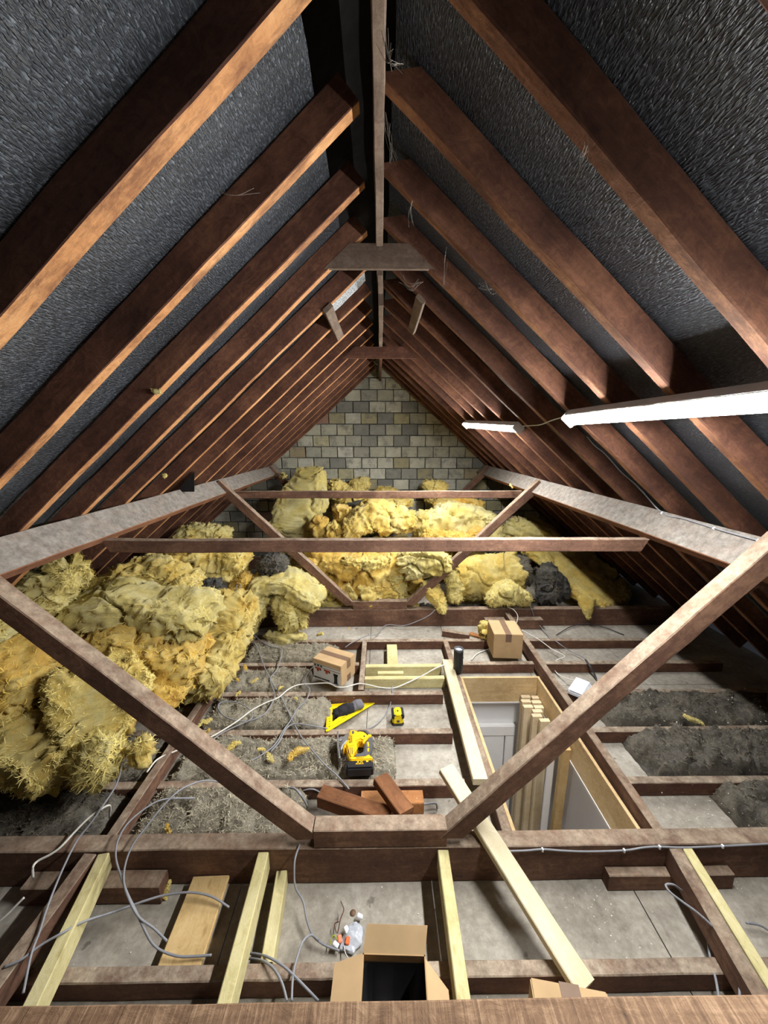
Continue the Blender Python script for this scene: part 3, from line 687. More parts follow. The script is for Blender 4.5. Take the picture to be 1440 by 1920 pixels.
def wool(name, label, path, dims, seed, mat='wool', group='yellow glass wool pieces', cat='insulation', **kw):
    path = [Vector(p) for p in path]
    if len(path) == 1:
        d = dims if isinstance(dims, tuple) else dims[0]; path = [path[0] - Vector((d[0] * .42, 0, 0)), path[0] + Vector((d[0] * .42, 0, 0))]; dims = (d[1], d[2])
    V, Fc = wool_mesh(path, dims, seed, **kw); c = sum(path, Vector()) / len(path)
    o = mesh_obj(name, [v - c for v in V], Fc, mat, None, True); o.location = c
    if mat in FIB: fibres(o, FIB[mat])
    return tag(o, label, cat, group)
FIB = {'wool': 'fibre', 'wool_pale': 'fibre', 'wool_gold': 'fibre_gold', 'wool_dark': 'fibre_dark', 'wool_brown': 'fibre_dark'}
A = at_y
wl_ = 'wool_batt'
# --- left pile
wool(wl_, 'low buried wool mass filling the back of the left pile', [(-2.5, 2.9, .30), (-1.75, 2.75, .34)], (1.1, .62), 31, 'wool_gold')
wool(wl_, 'low wool mass at the far left edge under the near strut', [A(-60, 1330, 2.1), A(60, 1330, 2.15)], (.7, .5), 32, 'wool_gold')
wool(wl_, 'ragged upright wool chunk at the top left of the pile below the purlin', [A(70, 1140, 2.5), A(110, 1090, 2.5), A(140, 1058, 2.5)], [(.34, .36), (.3, .27), (.2, .16)], 1, 'wool_pale', tl=1.8)
wool(wl_, 'long greyish wool roll lying across the top of the left pile', [A(110, 1190, 2.55), A(200, 1140, 2.6), A(300, 1145, 2.62), A(394, 1165, 2.6)], [(.42, .26), (.46, .3), (.46, .31), (.44, .32)], 2, 'wool_pale', ex=3.4, rings=110, amp=.75, strata=1.5)
wool(wl_, 'wool piece lying behind the long roll under the near tie beam', [A(190, 1100, 3.0), A(280, 1078, 3.05), A(365, 1098, 3.05)], [(.4, .2), (.4, .22), (.36, .18)], 3)
wool(wl_, 'folded golden wool slab directly under the long roll', [A(120, 1230, 2.42), A(230, 1190, 2.46), A(310, 1215, 2.46), A(388, 1222, 2.5)], [(.5, .22), (.5, .22), (.5, .24), (.44, .2)], 4, 'wool_gold', ex=4, rings=90)
wool(wl_, 'golden wool slab at the lower middle of the left pile', [A(150, 1295, 2.3), A(260, 1270, 2.32), A(350, 1285, 2.36)], [(.5, .26), (.5, .27), (.4, .22)], 5, 'wool_gold', ex=3.6)
wool(wl_, 'square-cut wool batt facing the room in front of the left pile', [A(172, 1240, 2.12), A(185, 1320, 2.02), A(195, 1395, 1.90)], [(.44, .14), (.46, .15), (.30, .13)], 6, 'wool', ex=5, amp=.7)
wool(wl_, 'golden wool mass at the left edge of the photo', [A(-40, 1210, 2.15), A(30, 1260, 2.1), A(70, 1330, 2.0)], [(.5, .34), (.5, .36), (.34, .3)], 7, 'wool_gold')
wool(wl_, 'flat wool slab at the left edge below the golden mass', [A(-20, 1330, 1.98), A(45, 1370, 1.92)], [(.4, .28), (.34, .26)], 12)
wool(wl_, 'lower left wool chunk hanging over the joists', [A(10, 1370, 1.88), A(60, 1420, 1.8), A(88, 1470, 1.72)], [(.34, .22), (.34, .24), (.18, .16)], 8, 'wool', ex=4)
wool(wl_, 'pale fluffy wool chunk at the bottom of the left pile', [A(215, 1380, 1.88), A(185, 1430, 1.80), A(160, 1468, 1.73)], [(.24, .18), (.25, .2), (.16, .14)], 9, 'wool_pale', tl=1.6)
wool('wool_tuft', 'round wool ball beside the bottom of the left pile', [A(265, 1403, 1.85)], (.13, .12, .14), 10, rings=30, S=30, tufts=250, tl=1.4)
wool(wl_, 'ragged wool drape spilling over the runner on the right of the pile', [A(455, 1120, 3.35), A(430, 1180, 3.0), A(400, 1240, 2.75), A(365, 1300, 2.5)], [(.3, .3), (.42, .34), (.44, .34), (.3, .24)], 11, 'wool', rings=90)
wool(wl_, 'yellow wool strip hanging down at left under the strut', [A(-30, 1120, 2.3), A(20, 1170, 2.3), A(60, 1240, 2.2)], [(.5, .3), (.5, .3), (.4, .25)], 13, 'wool_pale')
# --- middle left
wool(wl_, 'rounded wool roll behind the left pile under the near tie beam', [A(300, 1050, 3.75), A(380, 1045, 3.85), A(462, 1058, 3.9)], [(.5, .36), (.55, .42), (.45, .36)], 14, 'wool')
wool(wl_, 'pale wool bump standing above the near tie beam at left', [A(345, 1010, 4.3), A(385, 1000, 4.3), A(420, 1015, 4.3)], [(.4, .2), (.4, .3), (.3, .2)], 15, 'wool_pale')
wool(wl_, 'dark sooty wool lump beside the left far strut', [A(512, 1065, 3.95)], (.36, .36, .30), 16, 'wool_dark', 'sooty wool lumps', amp=.8)
wool(wl_, 'dark wool lying in the hollow behind the left pile', [A(350, 1120, 3.3), A(420, 1105, 3.5)], (.4, .16), 17, 'wool_dark', 'sooty wool lumps')
wool(wl_, 'golden wool lump behind the dark hollow', [A(440, 1110, 3.75), A(478, 1095, 3.8)], (.3, .26), 18, 'wool_gold')
wool(wl_, 'pale wool sheet draped like a saddle over the far binder at left', [A(462, 1150, 3.72), A(492, 1095, 3.78), A(548, 1092, 3.82), A(603, 1128, 3.78)], [(.34, .12), (.46, .18), (.5, .2), (.42, .12)], 19, 'wool_pale', rings=90, ex=4)
wool(wl_, 'left hanging leg of the wool draped over the far binder', [A(490, 1110, 3.70), A(475, 1150, 3.66), A(462, 1188, 3.60)], [(.2, .16), (.24, .2), (.14, .14)], 20, 'wool_pale', tl=1.5)
wool(wl_, 'right hanging leg of the wool draped over the far binder', [A(540, 1110, 3.72), A(550, 1150, 3.68), A(552, 1180, 3.64)], [(.22, .2), (.30, .22), (.24, .2)], 21, 'wool_pale', tl=1.5)
wool(wl_, 'thin wool strip at the foot of the drape by the far joist', [at_z(500, 1190, .12), at_z(535, 1200, .10), at_z(575, 1192, .12)], [(.1, .08), (.12, .1), (.08, .06)], 22, 'wool_pale', rings=40, S=30, tufts=250)
# --- heap in front of the gable
wool(wl_, 'buried wool filling the back of the heap by the gable', [(-1.5, 5.5, .30), (0, 5.55, .34), (1.5, 5.5, .34)], [(.7, .4), (.75, .5), (.75, .45)], 33, 'wool', tufts=200)
wool(wl_, 'buried wool filling the front of the heap behind the far binder', [(-1.3, 4.75, .24), (0, 4.85, .26), (.55, 4.85, .26)], [(.6, .34), (.6, .4), (.6, .4)], 34, 'wool_gold', tufts=200)
wool(wl_, 'tall pale wool slab leaning up in front of the gable at left', [A(585, 878, 5.75), A(570, 930, 5.5), A(548, 1005, 5.1)], [(.42, .16), (.78, .2), (.72, .2)], 23, 'wool_pale', ex=4.5, rings=100, amp=.7)
wool(wl_, 'small grey-yellow wool bit at the top left of the leaning slab', [A(535, 885, 5.8), A(528, 900, 5.75)], (.16, .12), 24, 'wool_pale', rings=30, S=30, tufts=150)
wool(wl_, 'wool slope falling right of the leaning slab', [A(620, 905, 5.8), A(650, 935, 5.75), A(690, 950, 5.6)], [(.4, .2), (.5, .3), (.4, .3)], 25, 'wool')
wool(wl_, 'fluffy wool bump against the gable above the far tie beam at centre', [A(675, 915, 6.05)], (.34, .28, .28), 26, 'wool', tl=1.8)
wool(wl_, 'low wool bump against the gable right of centre', [A(725, 928, 6.05)], (.34, .26, .2), 27, 'wool', tl=1.5)
wool(wl_, 'fluffy wool bump above the far tie beam at right', [A(815, 922, 5.95)], (.44, .34, .34), 28, 'wool', tl=1.8)
wool(wl_, 'golden flat wool slab under the far tie beam at right', [A(815, 950, 5.6), A(860, 946, 5.6), A(900, 952, 5.6)], [(.5, .26), (.5, .24), (.4, .2)], 29, 'wool_gold', ex=4)
wool(wl_, 'wool piece under the middle of the far tie beam', [A(690, 950, 5.7), A(770, 952, 5.6)], (.4, .26), 30, 'wool')
wool(wl_, 'wide pale wool roll lying in the right of the heap', [A(775, 990, 5.05), A(850, 980, 5.05), A(935, 990, 5.05)], [(.5, .42), (.55, .5), (.5, .44)], 35, 'wool_pale', rings=90)
wool(wl_, 'crumpled bright wool sheet in the middle of the heap', [A(640, 1000, 4.75), A(690, 965, 4.85), A(740, 975, 4.85), A(775, 970, 4.9)], [(.4, .26), (.5, .34), (.5, .34), (.4, .3)], 36, 'wool', rings=90, tl=1.5)
wool('wool_lump', 'rounded wool lump left of the crumpled sheet', [A(602, 985, 4.85)], (.22, .22, .22), 37, 'wool_gold', rings=40, S=36, tufts=200)
wool('wool_lump', 'cube-like wool lump perched above the rounded lump', [A(643, 968, 4.95)], (.28, .24, .26), 38, 'wool_gold', rings=40, S=36, tufts=200, ex=5)
wool('wool_lump', 'small square wool lump just above the near tie beam', [A(630, 997, 4.7)], (.24, .2, .2), 39, 'wool', rings=40, S=36, tufts=200, ex=5)
wool(wl_, 'dark sooty strip of wool across the top of the heap', [A(650, 945, 5.45), A(700, 948, 5.3), A(750, 962, 5.15), A(775, 958, 5.15)], [(.2, .1), (.24, .12), (.22, .12), (.16, .1)], 40, 'wool_dark', 'sooty wool lumps', rings=50, S=36)
wool(wl_, 'large folded golden wool drape in the centre of the heap', [A(580, 1045, 4.5), A(640, 1070, 4.42), A(700, 1075, 4.38), A(765, 1060, 4.45)], [(.5, .34), (.55, .44), (.6, .5), (.5, .4)], 41, 'wool_gold', rings=100, S=70)
wool(wl_, 'bulging lower fold of the central wool above the far foot block', [A(630, 1112, 4.22), A(690, 1108, 4.2), A(752, 1100, 4.24)], [(.28, .2), (.32, .28), (.26, .24)], 42, 'wool')
wool(wl_, 'thin flat wool layer behind the far foot block', [A(600, 1130, 4.2), A(700, 1138, 4.2), A(780, 1134, 4.2)], [(.2, .12), (.24, .14), (.2, .12)], 43, 'wool_pale', rings=50, S=40)
wool(wl_, 'shaggy pale wool hanging over the right far strut', [A(755, 1065, 4.2), A(800, 1050, 4.15), A(850, 1062, 4.12)], [(.34, .3), (.36, .3), (.3, .22)], 44, 'wool_pale', tl=2.0, tufts=900)
wool(wl_, 'torn wool tongue hanging in front of the far binder', [A(800, 1090, 4.14), A(818, 1120, 4.04), A(832, 1150, 3.97)], [(.26, .16), (.2, .14), (.05, .05)], 45, 'wool', tl=1.8)
wool(wl_, 'short wool tongue right of the torn one', [A(842, 1075, 4.14), A(852, 1100, 4.12), A(850, 1125, 4.1)], [(.16, .14), (.18, .14), (.14, .1)], 46, 'wool_pale', tl=1.8)
wool('wool_roll', 'thick rolled wool with a dark end lying behind the right binder', [A(850, 1085, 4.45), A(910, 1082, 4.47), A(972, 1072, 4.5)], [(.5, .5), (.54, .54), (.52, .52)], 47, 'wool', ex=2.0, amp=.6, endp=8, rings=90)
wool('wool_lump', 'dark end stuffing of the thick wool roll', [A(968, 1072, 4.46), A(992, 1070, 4.46)], (.40, .40), 48, 'wool_brown', 'sooty wool lumps', ex=2, rings=40, S=40, amp=.7)
wool(wl_, 'crumpled wool chunk resting on the far binder below the thick roll', [A(915, 1128, 4.06), A(948, 1108, 4.08), A(990, 1126, 4.06)], [(.16, .12), (.24, .22), (.16, .12)], 49, 'wool_pale', tl=1.4)
wool('wool_lump', 'black sooty wool lump standing right of the thick roll', [A(1020, 1062, 4.35), A(1034, 1095, 4.28), A(1040, 1128, 4.22)], [(.22, .2), (.34, .3), (.32, .3)], 50, 'wool_dark', 'sooty wool lumps', amp=.8)
wool(wl_, 'long wool sheet sloping down right into the shadow', [A(985, 1012, 5.1), A(1050, 1060, 4.75), A(1110, 1112, 4.35), A(1150, 1140, 4.15)], [(.5, .14), (.6, .14), (.7, .13), (.45, .1)], 51, 'wool', ex=4, rings=90)
wool(wl_, 'ragged wool point hanging from the sloping sheet over the far binder', [A(1098, 1120, 4.08), A(1100, 1140, 4.0), A(1104, 1162, 3.95)], [(.2, .1), (.12, .08), (.03, .03)], 52, 'wool', rings=40, S=30, tufts=250, tl=1.6)
wool(wl_, 'dim wool slab behind the sloping sheet in the right shadow', [A(950, 985, 5.4), A(1030, 1010, 5.3), A(1090, 1060, 5.0), A(1180, 1120, 4.6)], [(.5, .3), (.6, .3), (.6, .26), (.5, .2)], 53, 'wool_pale')
wool(wl_, 'golden wool tuft left of the plain cardboard box', [A(900, 1182, 3.6), A(916, 1184, 3.6)], (.2, .16), 55, 'wool', rings=36, S=36, tufts=250)
wool('wool_tuft', 'pale wool wisp caught on the right purlin beside the far strut', [A(956, 905, 4.25), A(962, 916, 4.2)], (.03, .03), 56, 'wool_pale', rings=20, S=16, tufts=60)
wool(wl_, 'crumpled wool flap lying over the front of the wide pale roll', [A(795, 1000, 4.72), A(850, 1008, 4.7), A(905, 1000, 4.75)], [(.2, .12), (.26, .16), (.2, .12)], 61, 'wool_gold', amp=1.6)
wool(wl_, 'torn wool strip between the central drape and the shaggy piece', [A(745, 1045, 4.3), A(742, 1085, 4.22), A(752, 1125, 4.18)], [(.16, .12), (.2, .14), (.12, .1)], 62, 'wool_pale', amp=1.5)
wool(wl_, 'crumpled wool fold at the left of the central drape by the strut', [A(585, 1050, 4.3), A(600, 1085, 4.24), A(630, 1118, 4.2)], [(.2, .14), (.24, .16), (.16, .12)], 63, 'wool', amp=1.6)
wool(wl_, 'loose wool fold across the top of the central drape', [A(640, 1050, 4.2), A(690, 1058, 4.15), A(735, 1048, 4.2)], [(.16, .1), (.2, .14), (.14, .1)], 64, 'wool', amp=1.7)
wool(wl_, 'torn wool scrap on top of the square batt in the left pile', [A(225, 1250, 2.12), A(255, 1275, 2.08), A(262, 1330, 2.0)], [(.12, .1), (.16, .12), (.1, .08)], 65, 'wool', amp=1.5)
# --- small loose tufts on the grey wool
TF = [(437, 1402, .13, .10, 'beside the near strut, longest pale wisp'), (506, 1420, .14, .08, 'round one on the dusty grey wool'), (562, 1415, .15, .14, 'largest piece on the dusty grey wool left of the jigsaw'), (490, 1405, .13, .045, 'small one above the round tuft'),
      (385, 1355, .15, .10, 'long one beside the runner by the white cable'), (387, 1372, .15, .05, 'small one just below the white cable'), (478, 1276, .13, .06, 'upright one right of the runner'), (527, 1290, .13, .055, 'one just above the white cable'),
      (460, 1252, .13, .075, 'flat one lying near the runner'), (446, 1301, .13, .05, 'one below the flat tuft'), (600, 1191, .11, .10, 'one on the far joist top'), (315, 1556, .13, .05, 'flat one on the wool in the near left bay'), (316, 1668, .02, .06, 'one by the noggin at bottom left'),
      (1300, 1350, .2, .11, 'forked one on the brown wool right of the hatch'), (445, 1275, .13, .04, 'tiny one near the runner bend'), (555, 1310, .13, .03, 'speck right of the grey cable loop'), (406, 1300, .15, .04, 'tiny one on the runner top'), (655, 1178, .10, .03, 'speck near the far binder')]
for i, (u, v, z, s, l) in enumerate(TF):
    c = at_z(u, v, z); rn = random.Random(i); d = Vector((rn.uniform(-1, 1), rn.uniform(-1, 1), rn.uniform(-.1, .25))).normalized() * s * .5
    wool('wool_tuft', 'loose yellow wool tuft, ' + l, [c - d, c - d * .3 + Vector((rn.uniform(-.2, .2) * s, rn.uniform(-.2, .2) * s, s * .05)), c + d * .35 + Vector((rn.uniform(-.25, .25) * s, rn.uniform(-.25, .25) * s, s * .12)), c + d], [(s * .12, s * .06), (s * .4, s * .16), (s * .26, s * .2), (s * .08, s * .05)], 100 + i, ['wool', 'wool_pale', 'wool_gold'][i % 3], 'loose wool tufts', rings=26, S=22, tufts=420, tl=1.5, amp=1.7)

# --- old grey wool lying in the bays
def batt(label, x0, x1, y0, y1, zt, mat, seed, edge=.08, amp=1.0, group='old grey wool in the bays'):
    nx = max(6, int((x1 - x0) / .0125)); ny = max(6, int((y1 - y0) / .0125)); rn = random.Random(seed); V = []; Fc = []; o_ = Vector((seed * 2.3, seed, 0)); cx, cy = (x0 + x1) / 2, (y0 + y1) / 2
    for i in range(nx + 1):
        for j in range(ny + 1):
            x = x0 + (x1 - x0) * i / nx; y = y0 + (y1 - y0) * j / ny; q = Vector((x, y, 0)) + o_
            rag = mn.noise(q * 7) * .05 + mn.noise(q * 19) * .02
            dx = min(x - x0, x1 - x) + rag * (1 if i not in (0, nx) else 0); dy = min(y - y0, y1 - y) * 2.5
            e = max(0, min(1, min(dx, dy) / edge)) ** .5
            h = zt + (mn.noise(q * 3.5) * .03 + mn.noise(q * 10) * .022 + mn.turbulence(q * 18, 4, True) * -.032 + mn.noise(q * 60) * .010 - max(0, .06 - abs(mn.noise(q * 4 + Vector((3, 3, 3))))) * .5) * amp + .012
            z = max(.004, h * e); jv = mn.noise_vector(q * 36) * .007
            V.append((x - cx + mn.noise(q * 14 + Vector((0, 0, 5))) * .012 + jv.x, y - cy + (mn.noise(q * 14 + Vector((0, 0, 9))) * .010 + jv.y if 0 < j < ny else 0), z))
    N = ny + 1
    for i in range(nx):
        for j in range(ny): q = i * N + j; Fc.append((q, q + N, q + N + 1, q + 1))
    b = len(V); V += [(v[0], v[1], .001) for v in V[:]]
    per = [i * N for i in range(nx + 1)] + [nx * N + j for j in range(1, N)] + [i * N + ny for i in range(nx - 1, -1, -1)] + [j for j in range(ny - 1, 0, -1)]
    for a_, c_ in zip(per, per[1:] + per[:1]): Fc.append((a_, b + a_, b + c_, c_))
    Fc.append(tuple(b + k for k in reversed(per))); nbody[0] = len(Fc)
    for _ in range(int((x1 - x0) * (y1 - y0) * 9000)):
        p = Vector(V[rn.randrange(b)])
        if p.z < .03: continue
        an = rn.uniform(0, 6.28); d = Vector((math.cos(an), math.sin(an), rn.uniform(-.1, .6))); sv = Vector((-d.y, d.x, rn.uniform(-.5, .5))) * rn.uniform(.0006, .0016); ln = rn.uniform(.008, .03)
        k = len(V); m_ = p + d * ln * .5 + Vector((0, 0, .003)); V += [p - sv, p + sv, m_ + sv, m_ - sv, m_ + (d + Vector((rn.uniform(-.6, .6), rn.uniform(-.6, .6), -.5))) * ln * .5]
        Fc += [(k, k + 1, k + 2, k + 3), (k + 3, k + 2, k + 4)]
    o = mesh_obj('grey_wool', V, Fc, mat, None, True); o.location = (cx, cy, 0); fibres(o, 'fibre_grey' if mat == 'wool_grey' else 'fibre_dark')
    return tag(o, label, 'insulation', group)
G = 'wool_grey'
batt('dusty grey wool in the near bay behind the near binder at left', -1.30, -.42, 1.552, 1.895, .13, G, 1)
batt('pale dusty grey wool in the bay around the jigsaw', -1.30, .10, 1.955, 2.30, .095, G, 2)
batt('grey wool in the bay left of the yellow set square', -1.30, -.36, 2.36, 2.705, .10, G, 3)
batt('grey wool in the bay left of the printed box', -1.30, -.60, 2.765, 3.11, .10, G, 4)
batt('grey wool in the bay behind the printed box', -1.30, -.40, 3.17, 3.515, .10, G, 5)
batt('dirty grey wool under the left pile behind the near binder', -2.6, -1.42, 1.552, 1.895, .11, 'wool_brown', 6)
batt('dirty grey wool under the front of the left pile', -2.6, -1.38, 1.955, 2.30, .10, 'wool_brown', 7)
batt('brown wool in the bay right of the hatch nearest the near binder', 1.95, 3.0, 1.552, 1.895, .15, 'wool_brown', 8, amp=1.6)
batt('brown wool heap in the second bay right of the hatch', 1.68, 3.0, 1.955, 2.302, .16, 'wool_brown', 9, amp=1.7)
batt('brown wool in the third bay right of the hatch', 1.66, 3.0, 2.36, 2.707, .13, 'wool_brown', 10, amp=1.4)
batt('dark wool scraps on the boards beyond the far binder', .2, 2.2, 4.09, 4.43, .09, 'wool_dark', 11, group='sooty wool lumps')
# plaster crumbs scattered over wool and boards
V = []; Fc = []; rn = random.Random(5)
def crumb(x, y, z, s):
    b = len(V); q = [Vector((rn.uniform(-1, 1), rn.uniform(-1, 1), rn.uniform(-.6, .6))) * s for _ in range(4)]; c = Vector((x, y, z + s * .4))
    for k in q: V.append(c + k)
    Fc.extend([(b, b + 1, b + 2), (b, b + 2, b + 3), (b, b + 3, b + 1), (b + 1, b + 3, b + 2)])
for _ in range(260): crumb(rn.uniform(1.5, 2.7), rn.uniform(1.57, 1.88), rn.choice((0, .002, .12)), rn.uniform(.002, .006))
for _ in range(160): crumb(rn.uniform(1.75, 2.9), rn.uniform(1.98, 2.68), .155, rn.uniform(.002, .007))
for _ in range(220): crumb(rn.uniform(-.9, .6), rn.uniform(1.6, 2.7), .1 if rn.random() < .5 else .002, rn.uniform(.0015, .004))
for _ in range(120): crumb(rn.uniform(-1.4, 1.4), rn.uniform(1.15, 1.45), .002, rn.uniform(.0015, .004))
o = mesh_obj('plaster_crumbs', V, Fc, 'crumb'); tag(o, 'white plaster crumbs scattered over boards and old wool', 'crumbs', None, 'stuff')
# ================================================================== boxes
def carton(label, corner, ang, lx, ly, h, tilt=0):
    """closed carton: corner = near bottom corner, lx along local x, ly along local y"""
    r = empty('cardboard_box', corner, label, 'box', None, ang)
    box('carton', 0, lx, 0, ly, 0, h, 'card', r, .003)
    return r
# printed box: local x runs along the printed face to its right end
c0 = at_z(588, 1271, .10); c1 = at_z(640, 1289, .10)
d = (c1 - c0); ang = math.atan2(d.y, d.x); LX = d.length; LY, HH = .215, .185
pbx = empty('cardboard_box', c0, 'cardboard box with white printed front and brown tape beside the trimmer', 'box', None, ang)
box('carton', 0, LX, 0, LY, 0, HH, 'card', pbx, .003)
box('tape', -.001, LX + .001, LY * .42, LY * .66, HH - .001, HH + .0012, 'tape', pbx)
box('tape', LX - .001, LX + .0015, LY * .42, LY * .66, HH * .62, HH, 'tape', pbx)
box('tape', LX - .001, LX + .0015, LY * .42, LY * .66, 0, HH * .3, 'tape', pbx)
pp = box('printed_panel', .004, LX - .004, -.0015, 0.001, .003, HH * .80, 'print', pbx)
def ink(x0, x1, z0, z1, m='ink'): box('print_mark', LX * x0, LX * x1, -.0025, -.0012, HH * z0, HH * z1, m, pp)
ink(.015, .985, .775, .79); ink(.015, .985, .655, .667)
for a in (.05, .16, .27): ink(a, a + .07, .69, .755)
for a in (.08, .40):
    ink(a, a + .22, .54, .62, 'redink'); ink(a + .06, a + .14, .44, .545, 'redink'); ink(a + .16, a + .22, .50, .545)
ink(.76, .87, .10, .52); ink(.74, .89, .46, .56); ink(.73, .90, .08, .12)
for k, (a, wdt) in enumerate(((.04, .05), (.10, .04), (.155, .05), (.22, .045), (.28, .03), (.33, .04), (.385, .05), (.45, .03), (.49, .05), (.55, .04))): ink(a, a + wdt, .085, .15)
# plain box
pl = empty('cardboard_box', at_z(924, 1234, JT + .002), 'plain cardboard box with a brown tape strip behind the hatch', 'box', None, math.radians(-4))
box('carton', 0, .262, 0, .28, 0, .24, 'card', pl, .004)
box('tape', .105, .158, -.0015, .281, .2395, .2415, 'tape', pl); box('tape', .105, .158, -.0018, .001, .165, .2412, 'tape', pl)
# open box at the bottom of the frame
ob = empty('cardboard_box', (.04, .90, .0), 'open cardboard box with black lining at the bottom of the photo', 'box', None, math.radians(-2))
bx0, bx1, by0, by1, bh = -.108, .112, -.15, .135, .30
box('side_panel', bx0, bx1, by1 - .004, by1, 0.004, bh, 'card_in', ob); box('side_panel', bx0, bx1, by0, by0 + .004, .004, bh, 'card_in', ob)
box('side_panel', bx0, bx0 + .004, by0, by1, .004, bh, 'card_in', ob); box('side_panel', bx1 - .004, bx1, by0, by1, .004, bh, 'card_in', ob)
box('base_panel', bx0, bx1, by0, by1, 0, .004, 'card_in', ob)
def flap(pts, th=.004, nm='flap'):
    P = [Vector(p) for p in pts]; n = (P[1] - P[0]).cross(P[3] - P[0]).normalized() * th
    return mesh_obj(nm, P + [q - n for q in P], [(0, 1, 2, 3), (7, 6, 5, 4), (0, 4, 5, 1), (1, 5, 6, 2), (2, 6, 7, 3), (3, 7, 4, 0)], 'card', ob)
flap([(bx0, by1, bh), (bx1, by1, bh), (bx1 + .012, by1 + .055, bh + .045), (bx0 + .012, by1 + .055, bh + .045)])
flap([(bx0, by0, bh), (bx0, by1, bh), (bx0 - .10, by1 - .01, bh - .035), (bx0 - .10, by0, bh - .035)])
flap([(bx1, by1 - .01, bh), (bx1, by0, bh), (bx1 + .075, by0, bh - .05), (bx1 + .075, by1 - .06, bh - .05)])
V = []; Fc = []; n = 14
for i in range(n + 1):
    for j in range(n + 1):
        x = bx0 + .006 + (bx1 - bx0 - .012) * i / n; y = by0 + .006 + (by1 - by0 - .012) * j / n
        ed = min(i, n - i, j, n - j)
        V.append((x, y, (.27 if ed == 0 else .10 + .07 * mn.noise(Vector((x * 14, y * 14, 2)))) if ed < 1 or True else 0))
for i in range(n):
    for j in range(n): q = i * (n + 1) + j; Fc.append((q, q + n + 1, q + n + 2, q + 1))
mesh_obj('black_liner', V, Fc, 'black', ob, True)
# tilted box corner beside it
tb = empty('cardboard_box', (.625, .868, 0), 'closed cardboard box at bottom right of the open box under the slanting board', 'box', None, math.radians(-9))
box('carton', -.125, .125, -.11, .115, 0, .245, 'card', tb, .004); box('tape', -.03, .035, -.112, .117, .2445, .2465, 'tape', tb)

# ================================================================== speaker, white box, laser, square, glove, jigsaw
sp = empty('speaker', (.672, 2.995, JT + .001), 'black cylindrical speaker standing at the end of the pale board', 'speaker')
lathe('body', [(.030, .0), (.038, .006), (.0405, .03), (.0405, .20), (.039, .212)], 'black', sp)
lathe('rim', [(.039, .211), (.0405, .216), (.0405, .228), (.036, .232), (.031, .226), (.031, .218)], 'rubber', sp)
lathe('driver', [(.030, .214), (.030, .2185), (.012, .2225), (.001, .224)], 'foil', sp)
for k in (-1, 1): box('button', .0385, .043, -.012 + k * .0, .012, .11 + k * .035 - .006, .11 + k * .035 + .006, 'rubber', sp, .002)

wb = empty('junction_box', at_z(1089, 1296, JT + .003), 'white plastic box beside the runner right of the hatch', 'plastic box', None, math.radians(47))
box('body', -.105, .105, -.055, .068, 0, .034, 'white', wb, .008, 3); box('lid', -.105, .105, -.04, .068, .036, .046, 'white', wb, .0045, 3)
for x0, x1 in ((-.098, -.03), (.025, .09)): box('cable_slot', x0, x1, -.066, -.056, .006, .03, 'foil', wb, .002)
box('clip', -.02, .015, -.065, -.056, .008, .032, 'rubber', wb, .002)

lc = at_z(746, 1362, 0); lc = Vector((lc.x, lc.y + .045, .001))
lz = empty('laser_level', lc, 'small yellow and black cube laser level standing on the dusty board', 'laser level', None, math.radians(3))
box('base', -.044, .044, -.044, .044, 0, .014, 'black', lz, .008, 3)
box('body', -.041, .041, -.041, .041, .010, .088, 'sqyellow', lz, .010, 3)
for q in (-1, 1):
    prism('bumper', [(q * .022, -.0455), (q * .0455, -.0455), (q * .0455, .0455), (q * .022, .0455)][::q], .055, .0915, 'black', lz, .006)
box('top_cap', -.020, .020, -.043, .043, .080, .0935, 'sqyellow', lz, .004)
lathe('lens', [(.007, 0), (.007, .002), (.005, .003)], 'black', lz, 16, (0, 0, .093))
o = box('window', -.011, .011, -.0425, -.040, .028, .048, 'tape', lz, .002)
o = box('window', -.003, .003, -.0432, -.040, .033, .043, 'ink', lz)

# set square: right-angle corner a, long ends b and c; it leans on the joist
a_, b_, c_ = at_z(613, 1325, .012), at_z(704, 1317, .012), at_z(617, 1374, JT + .012)
e1 = (b_ - a_); Lg = .375; e1.normalize(); e2 = (c_ - a_); e2 = (e2 - e1 * e2.dot(e1)).normalized(); e3 = e1.cross(e2)
if e3.z < 0: e3 = -e3
ss = empty('set_square', a_, 'yellow carpenter set square with black markings leaning on a joist', 'set square')
ss.matrix_world = Matrix(((e1.x, e2.x, e3.x, a_.x), (e1.y, e2.y, e3.y, a_.y), (e1.z, e2.z, e3.z, a_.z), (0, 0, 0, 1)))
prism('plate', [(0, 0), (Lg, 0), (Lg, .018), (.018, Lg), (0, Lg)], 0, .005, 'sqyellow', ss, 0,
      holes=[[(.045, .05), (.20, .05), (.045, .255)], [(.255, .055), (.262, .062), (.115, .222), (.108, .215)]])
box('fence', 0, Lg, -.004, .003, -.010, .016, 'sqyellow', ss, .001)
V = []; Fc = []
def bar(cx, cy, w, h, rot=0):
    b = len(V); co, si = math.cos(rot), math.sin(rot)
    for z in (.0048, .0056):
        for x, y in ((-w, -h), (w, -h), (w, h), (-w, h)): V.append((cx + (x * co - y * si) / 2, cy + (x * si + y * co) / 2, z))
    Fc.extend([(b, b + 1, b + 2, b + 3), (b + 4, b + 5, b + 6, b + 7), (b, b + 1, b + 5, b + 4), (b + 1, b + 2, b + 6, b + 5), (b + 2, b + 3, b + 7, b + 6), (b + 3, b, b + 4, b + 7)])
for k in range(34): bar(.004, .02 + k * .01, .010 if k % 4 else .018, .0012)
for k in range(40):
    t = k / 40; bar(.012 + (Lg - .03) * (1 - t) - .004, .012 + (Lg - .03) * t - .004, .0012, .010 if k % 5 else .018, math.radians(-45))
mesh_obj('scale_marks', V, Fc, 'ink', ss)
